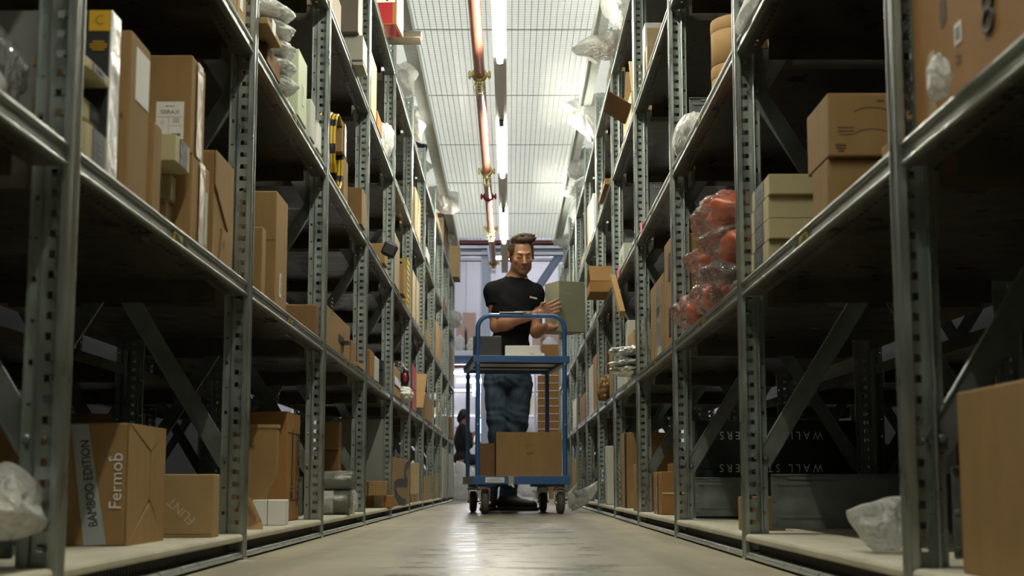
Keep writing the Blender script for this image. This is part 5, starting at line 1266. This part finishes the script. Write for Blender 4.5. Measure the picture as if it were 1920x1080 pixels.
# ================================================================ people
class Field:
    """distance field on a grid; shapes blend smoothly into one continuous surface"""
    def __init__(s, lo, hi, h):
        s.lo = np.array(lo, np.float32); s.h = h
        s.n = np.ceil((np.array(hi) - s.lo) / h).astype(int) + 1
        s.v = np.full(s.n, 1.0, np.float32)
    def _win(s, lo, hi, pad):
        a = np.clip(np.floor((np.array(lo) - pad - s.lo) / s.h).astype(int), 0, s.n - 1)
        b = np.clip(np.ceil((np.array(hi) + pad - s.lo) / s.h).astype(int) + 1, 1, s.n)
        sl = tuple(slice(a[i], max(b[i], a[i] + 1)) for i in range(3))
        ax = [s.lo[i] + s.h * np.arange(sl[i].start, sl[i].stop, dtype=np.float32) for i in range(3)]
        return sl, np.meshgrid(*ax, indexing='ij')
    def _join(s, sl, d, k, sub=False):
        c = s.v[sl]
        if sub:
            d = -d; h_ = np.clip(.5 - .5 * (c - d) / k, 0, 1) if k else (d > c).astype(np.float32)
            s.v[sl] = c * (1 - h_) + d * h_ + k * h_ * (1 - h_)
        else:
            if k <= 0: s.v[sl] = np.minimum(c, d); return
            h_ = np.clip(.5 + .5 * (c - d) / k, 0, 1); s.v[sl] = c * (1 - h_) + d * h_ - k * h_ * (1 - h_)
    def cone(s, a, b, ra, rb, k=.02, sub=False, flat=None):
        a, b = np.array(a, float), np.array(b, float); R_ = max(ra, rb)
        sl, (X, Y, Z) = s._win(np.minimum(a, b) - R_, np.maximum(a, b) + R_, k * 2 + .03)
        d = b - a; L2 = max(1e-9, (d ** 2).sum())
        t = np.clip(((X - a[0]) * d[0] + (Y - a[1]) * d[1] + (Z - a[2]) * d[2]) / L2, 0, 1)
        q = np.sqrt((X - a[0] - t * d[0]) ** 2 + (Y - a[1] - t * d[1]) ** 2 + (Z - a[2] - t * d[2]) ** 2) - (ra + (rb - ra) * t)
        s._join(sl, q.astype(np.float32), k, sub); return s
    def ell(s, c, r, k=.02, M=None, sub=False):
        c, r = np.array(c, float), np.array(r, float); R_ = r.max()
        sl, (X, Y, Z) = s._win(c - R_, c + R_, k * 2 + .03)
        x, y, z = X - c[0], Y - c[1], Z - c[2]
        if M is not None:
            m_ = np.array(M); x, y, z = m_[0][0] * x + m_[1][0] * y + m_[2][0] * z, m_[0][1] * x + m_[1][1] * y + m_[2][1] * z, m_[0][2] * x + m_[1][2] * y + m_[2][2] * z
        k0 = np.sqrt((x / r[0]) ** 2 + (y / r[1]) ** 2 + (z / r[2]) ** 2); k1 = np.sqrt((x / r[0] ** 2) ** 2 + (y / r[1] ** 2) ** 2 + (z / r[2] ** 2) ** 2)
        d = np.where(k1 > 1e-6, k0 * (k0 - 1) / np.maximum(k1, 1e-6), -r.min())
        s._join(sl, d.astype(np.float32), k, sub); return s
    def half(s, p, n, k=.004):
        """keep only the side the normal points away from"""
        ax = [s.lo[i] + s.h * np.arange(s.n[i], dtype=np.float32) for i in range(3)]
        X, Y, Z = np.meshgrid(*ax, indexing='ij'); n = np.array(n, float); n /= np.linalg.norm(n)
        d = ((X - p[0]) * n[0] + (Y - p[1]) * n[1] + (Z - p[2]) * n[2]).astype(np.float32); s.v = np.maximum(s.v, d); return s
    def ripple(s, amp, f, seed=0):
        ax = [s.lo[i] + s.h * np.arange(s.n[i], dtype=np.float32) for i in range(3)]
        X, Y, Z = np.meshgrid(*ax, indexing='ij')
        w_ = np.sin(f * (X + .6 * Z) + 2 * np.sin(f * .37 * Z + seed) + seed) * np.sin(f * .8 * (Z - .5 * X + .7 * Y) + 1.7 * np.sin(f * .5 * X) + seed * 2)
        s.v += amp * w_.astype(np.float32); return s
    def mesh(s, name):
        v, n = s.v, s.n; ins = v < 0
        c = [n[i] - 1 for i in range(3)]
        acc = np.zeros((*c, 3), np.float32); cnt = np.zeros(c, np.float32)
        def sub(a, o): return a[o[0]:o[0] + c[0], o[1]:o[1] + c[1], o[2]:o[2] + c[2]]
        for axis in range(3):
            o1 = [(0, 0), (0, 1), (1, 0), (1, 1)]
            for p_, q_ in o1:
                oa = [0, 0, 0]; oth = [i for i in range(3) if i != axis]; oa[oth[0]] = p_; oa[oth[1]] = q_; ob = list(oa); ob[axis] = 1
                va, vb = sub(v, oa), sub(v, ob); m_ = (va < 0) != (vb < 0); t = np.where(m_, va / np.where(m_, va - vb, 1), 0)
                for i in range(3): acc[..., i] += m_ * ((t if i == axis else oa[i]))
                cnt += m_
        act = cnt > 0; idx = -np.ones(c, int); idx[act] = np.arange(act.sum())
        pos = np.argwhere(act).astype(np.float32) + acc[act] / cnt[act][:, None]
        P_ = pos * s.h + s.lo
        F_ = []
        for axis in range(3):
            oth = [i for i in range(3) if i != axis]
            sa = [slice(None)] * 3; sb = [slice(None)] * 3; sa[axis] = slice(0, -1); sb[axis] = slice(1, None)
            ca = ins[tuple(sa)]; cb = ins[tuple(sb)]; e = np.argwhere(ca != cb)
            e = e[(e[:, oth[0]] > 0) & (e[:, oth[1]] > 0) & (e[:, oth[0]] < n[oth[0]] - 1) & (e[:, oth[1]] < n[oth[1]] - 1)]
            if not len(e): continue
            inn = ca[tuple(e.T)]
            def g(a, b):
                q = e.copy(); q[:, oth[0]] -= a; q[:, oth[1]] -= b; return idx[tuple(q.T)]
            qd = np.stack([g(1, 1), g(0, 1), g(0, 0), g(1, 0)], 1)
            fl = inn if axis != 1 else ~inn
            qd[~fl] = qd[~fl][:, ::-1]; F_.append(qd)
        F_ = np.concatenate(F_)
        me = bpy.data.meshes.new(name); me.from_pydata(P_.tolist(), [], F_.tolist()); me.update()
        for p_ in me.polygons: p_.use_smooth = True
        return me
def W(px, py, Y): p = on_Y(px, py, Y); return np.array([p.x, p.y, p.z])

def skin_mat():
    m = bpy.data.materials.new('skin'); nt, p = nodes_of(m)
    at = nt.nodes.new('ShaderNodeAttribute'); at.attribute_name = 'tone'
    nt.links.new(at.outputs['Color'], p.inputs['Base Color'])
    p.inputs['Roughness'].default_value = .5; p.inputs['Subsurface Weight'].default_value = .08; p.inputs['Subsurface Radius'].default_value = (.01, .004, .002)
    return m
SKIN = skin_mat()
TSHIRT = mat('black_cotton', (.0045, .0045, .005), .9, spec=.06)
JEANS = mat('blue_denim', (.046, .070, .100), .85, noise=.45, nscale=9, spec=.2)
HAIR = mat('brown_hair', (.034, .021, .012), .7, spec=.25, noise=.5, nscale=60, bump=.6, bscale=90)
SHOE = mat('black_shoe_leather', (.012, .011, .011), .5)

MYY = 9.56
fld = Field((-.30, MYY - .42, -.0), (.36, MYY + .22, 1.86), .0052)
# joints
pel = W(952, 712, MYY + .02); waist = W(954, 655, MYY + .01); chest = W(962, 583, MYY); neckb = W(966, 528, MYY + .01); headc = W(977, 478, MYY - .035)
shR, shL = W(927, 548, MYY), W(1001, 552, MYY + .0)
elR, wrR = W(931, 612, MYY - .04), W(1003, 590, MYY - .235)
elL, wrL = W(1006, 622, MYY - .03), W(1031, 611, MYY - .20)
hipR, hipL = W(932, 722, MYY + .02), W(973, 722, MYY + .02)
knR, knL = W(934, 826, MYY - .03), W(967, 826, MYY - .01)
anR, anL = np.array([W(917, 930, MYY)[0], MYY + .05, .09]), np.array([W(952, 930, MYY)[0], MYY + .02, .09])
# head frame
yaw_, pit_, rol_ = R(12), R(17), R(-3)
HM = Matrix.Rotation(yaw_, 3, 'Z') @ Matrix.Rotation(pit_, 3, 'X') @ Matrix.Rotation(rol_, 3, 'Y')
HMn = np.array(HM)
HS = 1.07
def H(x, y, z): return headc + HMn @ (np.array([x, y, z]) * HS)
def head(f, k=.012):
    e = lambda c, r, k=k, sub=False: f.ell(H(*c), np.array(r) * HS, k, HMn, sub)
    e((0, .012, .030), (.073, .092, .086), .01); e((0, -.028, -.030), (.059, .062, .088), .02)
    e((0, -.052, -.094), (.030, .030, .024), .025); e((-.036, -.020, -.072), (.022, .040, .026), .02); e((.036, -.020, -.072), (.022, .040, .026), .02)
    f.cone(H(-.030, -.082, .020), H(.030, -.082, .020), .010, .010, .012)
    for s in (-1, 1):
        e((s * .040, -.064, -.022), (.018, .020, .017), .015)
        f.ell(H(s * .029, -.100, .003), (.015, .012, .009), .012, HMn, True)
        e((s * .029, -.079, .001), (.0145, .0125, .0105), .004)
        e((s * .012, -.098, -.036), (.0075, .009, .007), .006)
        e((s * .077, .008, -.004), (.007, .018, .030), .006); f.ell(H(s * .084, .000, -.002), (.005, .008, .016), .004, HMn, True)
    f.cone(H(0, -.088, .004), H(0, -.108, -.033), .0075, .0115, .010)
    f.cone(H(-.021, -.083, -.058), H(0, -.089, -.056), .0040, .0055, .004); f.cone(H(.021, -.083, -.058), H(0, -.089, -.056), .0040, .0055, .004); f.cone(H(-.015, -.086, -.0665), H(.015, -.086, -.0665), .0058, .0058, .004)
head(fld)
fld.cone(neckb, H(0, .018, -.055), .056, .052, .03)
# trunk
fld.ell(chest + [0, 0, -.01], (.150, .100, .165), .05); fld.ell(waist, (.128, .090, .12), .05); fld.ell(pel, (.125, .088, .09), .03)
fld.cone(shR, shL, .058, .058, .05); fld.cone(shR, neckb + [-.02, 0, 0], .05, .05, .04); fld.cone(shL, neckb + [.02, 0, 0], .05, .05, .04)
# arms
fld.cone(shR, elR, .050, .039, .02); fld.cone(elR, wrR, .040, .026, .02); fld.cone(elR + (wrR - elR) * .25, elR + (wrR - elR) * .3, .043, .042, .03)
fld.cone(shL, elL, .050, .039, .02); fld.cone(elL, wrL, .040, .026, .02)
# legs
for hp, kn, an in ((hipR, knR, anR), (hipL, knL, anL)):
    fld.cone(hp, kn, .070, .044, .012); fld.cone(kn, an, .042, .032, .012)
    fld.ell(kn + (an - kn) * .28 + [0, .015, 0], (.042, .046, .10), .015)
# hand of the arm nearest: palm along the forearm, fingers stretched towards the box
def hand(f, wr, palm_c, dirn, nrm, side, curls, tl=1.0):
    d = np.array(dirn, float); d /= np.linalg.norm(d); n = np.array(nrm, float); n -= d * n.dot(d); n /= np.linalg.norm(n); sd_ = np.cross(n, d) * side
    f.cone(wr, palm_c - d * .03, .026, .028, .012)
    Mx = np.stack([d, sd_, n], 1)
    f.ell(palm_c, (.052, .042, .016), .012, Mx)
    lens = (.072, .080, .075, .060)
    for i, L_ in enumerate(lens):
        o = (1.5 - i) * .020; b = palm_c + d * .040 + sd_ * o; c1, c2, sp_ = curls[i]
        d1 = d * math.cos(c1) - n * math.sin(c1) + sd_ * sp_; d1 /= np.linalg.norm(d1); d2 = d * math.cos(c1 + c2) - n * math.sin(c1 + c2) + sd_ * sp_; d2 /= np.linalg.norm(d2)
        m_ = b + d1 * L_ * .52; e_ = m_ + d2 * L_ * .48
        f.cone(b - d * .015, m_, .0098, .0088, .003); f.cone(m_, e_, .0088, .0072, .002)
    tb_ = palm_c - d * .022 + sd_ * .034; t1 = tb_ + (sd_ * .35 + d * .8 - n * .45) * .036; t2 = t1 + (-sd_ * .05 + d * .95 - n * .2) * .030
    f.cone(tb_ - sd_ * .012, t1, .0125, .0105, .008); f.cone(t1, t2, .0105, .008, .002)
bxc = W(1048, 575, MYY - .30)                       # near left upright edge of the held box
th = R(25); bu = np.array([math.cos(th), math.sin(th), 0]); bd = np.array([-math.sin(th), math.cos(th), 0])   # box width and depth directions
palmR = W(1021, 583, MYY - .275)
hand(fld, wrR, palmR, W(1049, 572, MYY - .315) - palmR, np.array([.35, -.9, .1]) * -1, -1, [(-.05, .10, .10), (.05, .12, .02), (.10, .15, -.05), (.16, .2, -.12)])
palmL = W(1040, 613, MYY - .235)
hand(fld, wrL, palmL, np.array([.8, .1, -.05]), np.array([0, .3, -1]), 1, [(.1, .1, .1), (.1, .1, 0), (.1, .1, -.05), (.1, .1, -.1)])
body = fld.mesh('body')
# skin tone per vertex: pigmentation of lips, stubble, brows
co = np.empty(len(body.vertices) * 3, np.float32); body.vertices.foreach_get('co', co); co = co.reshape(-1, 3)
hl_ = (co - headc) @ HMn / HS
base = np.tile(np.array([.215, .100, .052, 1], np.float32), (len(co), 1))
inhead = (np.abs(hl_[:, 0]) < .1) & (hl_[:, 2] > -.14) & (hl_[:, 1] < .06)
def blend(mask, col, a):
    m_ = (mask * a)[:, None]; base[:, :3] = base[:, :3] * (1 - m_) + np.array(col) * m_
jaw = inhead & (hl_[:, 1] < .01) & (hl_[:, 2] < -.040) & (hl_[:, 2] > -.13)
blend(np.clip((-.035 - hl_[:, 2]) / .02, 0, 1) * jaw, (.085, .048, .030), .60)
moust = inhead & (hl_[:, 1] < -.07) & (np.abs(hl_[:, 0]) < .028) & (hl_[:, 2] < -.044) & (hl_[:, 2] > -.056); blend(moust.astype(float), (.085, .048, .030), .4)
lip = inhead & (hl_[:, 1] < -.080) & (np.abs(hl_[:, 0]) < .022) & (hl_[:, 2] < -.056) & (hl_[:, 2] > -.075); blend(lip.astype(float), (.19, .055, .040), .75)
eye = inhead & (hl_[:, 1] < -.078) & (np.abs(np.abs(hl_[:, 0]) - .029) < .016) & (np.abs(hl_[:, 2] + .004) < .0035); blend(eye.astype(float), (.05, .03, .02), .75)
ca = body.color_attributes.new('tone', 'FLOAT_COLOR', 'POINT'); ca.data.foreach_set('color', base.ravel())
person = thing('person', 'man in black t-shirt and blue jeans holding a grey green box behind the trolley', 'person', (pel[0], MYY, 0))
def attach(name, me, m_, parent=None):
    par = parent or person
    off = Vector(person.location)
    me.transform(Matrix.Translation(-off))
    return link(name, me, m_, par)
attach('body', body, SKIN)
# t-shirt
f = Field((-.32, MYY - .24, .82), (.34, MYY + .24, 1.62), .0062)
f.ell(chest + [0, 0, -.01], (.160, .112, .175), .05); f.ell(waist, (.142, .106, .14), .05); f.ell(pel + [0, 0, .03], (.146, .112, .10), .05)
f.cone(shR, shL, .066, .066, .05); f.cone(shR, neckb + [-.02, 0, -.01], .058, .055, .04); f.cone(shL, neckb + [.02, 0, -.01], .058, .055, .04)
f.ripple(.0035, 38, 1.3)
f2 = Field((-.32, MYY - .24, .82), (.34, MYY + .24, 1.62), .0062)
dR = (elR - shR) / np.linalg.norm(elR - shR); dL = (elL - shL) / np.linalg.norm(elL - shL)
f2.cone(shR + [0, 0, .002], shR + dR * .30, .062, .060, .02); f2.half(shR + dR * .088, dR)
f3 = Field((-.32, MYY - .24, .82), (.34, MYY + .24, 1.62), .0062)
f3.cone(shL + [0, 0, .002], shL + dL * .30, .062, .060, .02); f3.half(shL + dL * .090, dL)
f.half(W(953, 676, MYY), (0, 0, -1))
kk = .02
for g_ in (f2, f3):
    h_ = np.clip(.5 + .5 * (f.v - g_.v) / kk, 0, 1); f.v = f.v * (1 - h_) + g_.v * h_ - kk * h_ * (1 - h_)
f.half(shR + dR * .115 + [-.5, 0, 0], (0, 0, -1)) if False else None
# neck opening
nd = H(0, .018, -.055) - neckb; nd = nd / np.linalg.norm(nd)
f.cone(neckb - nd * .02, neckb + nd * .07, .070, .066, .02)
f.half(neckb + nd * .040, (nd[0] * .4, -.42, 1))
attach('t_shirt', f.mesh('t_shirt'), TSHIRT)
cl = MB(); cn_ = np.array([nd[0] * .4, -.42, 1.]); cn_ /= np.linalg.norm(cn_)
ring = []
for i in range(28):
    a = i * math.pi / 14; q_ = neckb + nd * .040 + np.array([math.cos(a) * .064, math.sin(a) * .064, 0]); q_[2] -= (q_ - (neckb + nd * .040)).dot(cn_) / cn_[2]; ring.append(Vector(q_))
attach('collar', cl.tube(ring, .006, 8, closed=True).mesh('collar'), TSHIRT)
lg = W(1000, 557, MYY - .118)
attach('chest_print', (lambda b: [b.obox(Vector(lg) + Vector((-.018 + i * .0095, .002 * i, -.002 * i)), (.0035, .0008, 0), (0, .0006, 0), (0, 0, (.006, .0045, .005, .006, .0045)[i])) for i in range(5)] and b)(MB()).mesh('chest_print'), mat('grey_thread', (.42, .42, .40), .7))
# jeans
f = Field((-.30, MYY - .20, .06), (.28, MYY + .24, 1.02), .0062)
f.ell(pel + [0, 0, .01], (.152, .116, .11), .05)
for hp, kn, an in ((hipR, knR, anR), (hipL, knL, anL)):
    f.cone(hp, kn, .088, .062, .012); f.cone(kn, an + [0, 0, .02], .062, .055, .012)
f.ripple(.0055, 30, .4); f.ripple(.003, 75, 1.9); f.half(W(953, 690, MYY), (0, 0, 1)); f.half((0, 0, .085), (0, 0, -1))
attach('jeans', f.mesh('jeans'), JEANS)
bl = MB(); c_ = Vector(W(953, 693, MYY)); 
attach('belt', bl.tube([c_ + Vector((math.cos(a) * .150, .02 + math.sin(a) * .115, 0)) for a in [i * math.pi / 20 for i in range(40)]], .012, 6, closed=True).mesh('belt'), BLACKB)
# shoes
for nm, an, dr in (('right', anR, Vector((-.12, -1, 0))), ('left', anL, Vector((1, -.35, 0)))):
    dr.normalize(); dv = np.array(dr)
    f = Field((an[0] - .32, an[1] - .34, -.004), (an[0] + .34, an[1] + .20, .22), .0055)
    f.cone(an + [0, 0, .04], an + [0, 0, -.02], .052, .050, .02); f.cone(np.array([an[0], an[1], .042]) - dv * .03, np.array([an[0], an[1], .034]) + dv * .165, .044, .033, .03)
    f.cone(np.array([an[0], an[1], .06]) + dv * .02, np.array([an[0], an[1], .035]) + dv * .10, .045, .036, .03)
    f.half((0, 0, .010), (0, 0, -1)); f.half((0, 0, .155), (0, 0, 1))
    sh = attach('shoe', f.mesh('shoe'), SHOE)
    g_ = Field((an[0] - .32, an[1] - .34, -.006), (an[0] + .34, an[1] + .20, .04), .0055)
    g_.cone(np.array([an[0], an[1], .016]) - dv * .035, np.array([an[0], an[1], .016]) + dv * .17, .049, .040, .01)
    g_.half((0, 0, .001), (0, 0, -1)); g_.half((0, 0, .022), (0, 0, 1))
    me = g_.mesh('sole'); me.transform(Matrix.Translation(-Vector(person.location))); link('sole', me, mat('dark_sole', (.03, .018, .012), .7), sh)
# hair
f = Field(headc - .17, headc + .19, .0042)
f.ell(H(0, .016, .034), np.array((.079, .099, .093)) * HS, .01, HMn); f.ell(H(.006, -.034, .104), (.060, .052, .030), .02, HMn); f.ell(H(.03, -.050, .108), (.036, .030, .022), .015, HMn)
f.ell(H(0, .060, -.03), (.062, .050, .060), .02, HMn)
rn2 = random.Random(4)
for i in range(60):
    a_, b_ = rn2.uniform(-1.1, 1.1), rn2.uniform(-.6, 1.2)
    r0 = np.array([.070 * math.sin(a_), -.075 * math.cos(a_) * math.cos(b_) + .02, .045 + .082 * abs(math.cos(a_)) * math.cos(b_ * .5)])
    dd = np.array([rn2.uniform(.2, 1.0), rn2.uniform(-.7, .1), rn2.uniform(-.1, .45)]); dd /= np.linalg.norm(dd)
    if abs(a_) > .95: continue
    f.cone(H(*r0), H(*(r0 + dd * rn2.uniform(.020, .036))), .013, .006, .010)
fn = HMn @ np.array([0, -1, -.0]); 
# cut the face opening: everything forward of the hairline and below it
ax = [f.lo[i] + f.h * np.arange(f.n[i], dtype=np.float32) for i in range(3)]
X_, Y_, Z_ = np.meshgrid(*ax, indexing='ij'); q_ = np.stack([X_ - headc[0], Y_ - headc[1], Z_ - headc[2]], -1) @ HMn / HS
hz_ = .066 - .30 * np.abs(q_[..., 0]) * 0
face = np.maximum(q_[..., 1] + .012 + .55 * (np.clip(q_[..., 2], -.2, .066) - .066) * -.25, q_[..., 2] - (.064 - 6.0 * np.clip(np.abs(q_[..., 0]) - .045, 0, .1)))
f.v = np.maximum(f.v, -np.maximum(q_[..., 1] + .022, q_[..., 2] - (.084 - 9.0 * np.clip(np.abs(q_[..., 0]) - .042, 0, .03) ** 1.5 * 4 + .004 * np.sin(q_[..., 0] * 260))).astype(np.float32))
f.v = np.maximum(f.v, -np.maximum(np.maximum(q_[..., 1] - .028, q_[..., 2] + .002), -.2 - q_[..., 2]).astype(np.float32))
f.v = np.maximum(f.v, (-.075 - q_[..., 2]).astype(np.float32))
hair = attach('hair', f.mesh('hair'), HAIR)
for s in (-1, 1):
    pts = [H(s * (.014 + .028 * t_), -.0935 + .013 * t_ * t_ * 1.2, .0165 + .005 * math.sin(t_ * 2.4)) for t_ in [i / 5 for i in range(6)]]
    attach('eyebrow', MB().tube(pts, .0038, 6, radii=[.003, .0052, .0055, .005, .004, .002]).mesh('eyebrow'), HAIR)
# the box in his hands
bw, bdp = .182, .20
z0_, z1_ = W(1048, 621, MYY - .30)[2], W(1048, 526, MYY - .30)[2]
cc = bxc + bu * bw / 2 + bd * bdp / 2
OLIVE = mat('grey_green_card', (.155, .16, .10), .6, noise=.04)
t = thing('grey_green_box', 'tall grey green box held by the man in front of the right rack', 'box', (cc[0], cc[1], z0_), th)
carton_parts(t, 1, bw, bdp, z1_ - z0_, OLIVE, bev=.002)
fb = face_basis('near', 1, bw, bdp, z1_ - z0_); lines(t, fb, -.03, .085, .06, 2, .008, .0016, mat('grey_green_print', (.26, .26, .18), .6), seed=2)

# the worker far behind, seated sideways
SY = 24.0
f = Field((W(850, 700, SY)[0] - .1, SY - .35, .0), (W(905, 700, SY)[0] + .25, SY + .35, 1.5), .013)
hp = W(868, 862, SY); chh = W(868, 822, SY); shh = W(867, 802, SY); hd = W(871, 781, SY)
g = Field(f.lo, f.lo + (f.n - 1) * f.h, .013)
f.ell(hd, (.072, .068, .100), .02); f.cone(shh, hd, .055, .05, .03); f.ell(chh, (.11, .17, .2), .05); f.ell(hp, (.15, .18, .12), .05)
for s in (-1, 1):
    f.cone(shh + [0, s * .17, 0], chh + [.10, s * .18, -.10], .055, .045, .03); f.cone(chh + [.10, s * .18, -.10], W(886, 815, SY) + [0, s * .08, 0], .042, .03, .02)
    f.ell(W(887, 812, SY) + [.03, s * .08, .0], (.045, .02, .03), .015)
    for q_ in range(4): f.cone(W(887, 812, SY) + [.05, s * .08 - .02 + q_ * .013, .0], W(887, 812, SY) + [.10, s * .08 - .02 + q_ * .013, -.012], .011, .010, .006)
    f.cone(hp + [0, s * .09, 0], hp + [.40, s * .10, .0], .085, .06, .04); f.cone(hp + [.40, s * .10, 0], np.array([hp[0] + .42, SY + s * .10, .09]), .058, .04, .03)
    f.ell((hp[0] + .48, SY + s * .10, .05), (.13, .045, .05), .03)
wk = thing('person', 'worker in dark jacket with dark hair seated sideways in the far work area', 'person', (hp[0], SY, 0))
me = f.mesh('body'); me.transform(Matrix.Translation(-Vector(wk.location))); link('body', me, mat('far_skin', (.36, .165, .085), .6), wk)
g.ell(chh + [0, 0, -.03], (.145, .19, .25), .05); g.ell(hp + [0, 0, .02], (.16, .19, .13), .05); g.cone(shh, shh + [0, 0, .04], .09, .06, .03)
for s in (-1, 1): g.cone(shh + [0, s * .17, 0], chh + [.10, s * .18, -.10], .068, .060, .03); g.cone(chh + [.10, s * .18, -.10], W(883, 816, SY) + [0, s * .08, 0], .056, .045, .02)
me = g.mesh('jacket'); me.transform(Matrix.Translation(-Vector(wk.location))); link('jacket', me, mat('dark_jacket', (.004, .0045, .007), .8), wk)
g = Field(f.lo, f.lo + (f.n - 1) * f.h, .013)
for s in (-1, 1): g.cone(hp + [0, s * .09, 0], hp + [.40, s * .10, .0], .097, .072, .04); g.cone(hp + [.40, s * .10, 0], np.array([hp[0] + .42, SY + s * .10, .12]), .07, .055, .03)
me = g.mesh('trousers'); me.transform(Matrix.Translation(-Vector(wk.location))); link('trousers', me, mat('dark_trousers', (.012, .014, .02), .8), wk)
g = Field(hd - .2, hd + .2, .011); g.ell(hd + [-.015, 0, .02], (.085, .082, .105), .01); g.ell(hd + [-.075, 0, -.03], (.05, .06, .08), .02); g.v = np.maximum(g.v, -np.maximum(-(np.meshgrid(*[g.lo[i] + g.h * np.arange(g.n[i]) for i in range(3)], indexing='ij')[0] - hd[0] - .035), np.meshgrid(*[g.lo[i] + g.h * np.arange(g.n[i]) for i in range(3)], indexing='ij')[2] - hd[2] - .05).astype(np.float32))
me = g.mesh('hair'); me.transform(Matrix.Translation(-Vector(wk.location))); link('hair', me, mat('dark_hair', (.01, .008, .006), .6), wk)
me = MB().obox(Vector(shh) + Vector((-.06, -.175, .01)), (.045, 0, .022), (0, .010, .0), (-.006, 0, .012)).mesh('shoulder_stripe'); me.transform(Matrix.Translation(-Vector(wk.location))); link('shoulder_stripe', me, mat('grey_orange_stripe', (.40, .22, .15), .6), wk)
t = thing('stool', 'plain stool under the seated worker in the far work area', 'stool', (hp[0], SY, 0))
zs = hp[2] - .13
MB().lathe([(.17, zs - .05), (.18, zs - .03), (.17, zs)], seg=24).build('seat', BLACKB, t)
for i in range(4): MB().tube([(.10 * math.cos(i * 1.571 + .78), .10 * math.sin(i * 1.571 + .78), zs - .05), (.17 * math.cos(i * 1.571 + .78), .17 * math.sin(i * 1.571 + .78), 0)], .014, 8).build('leg', ZINC, t)
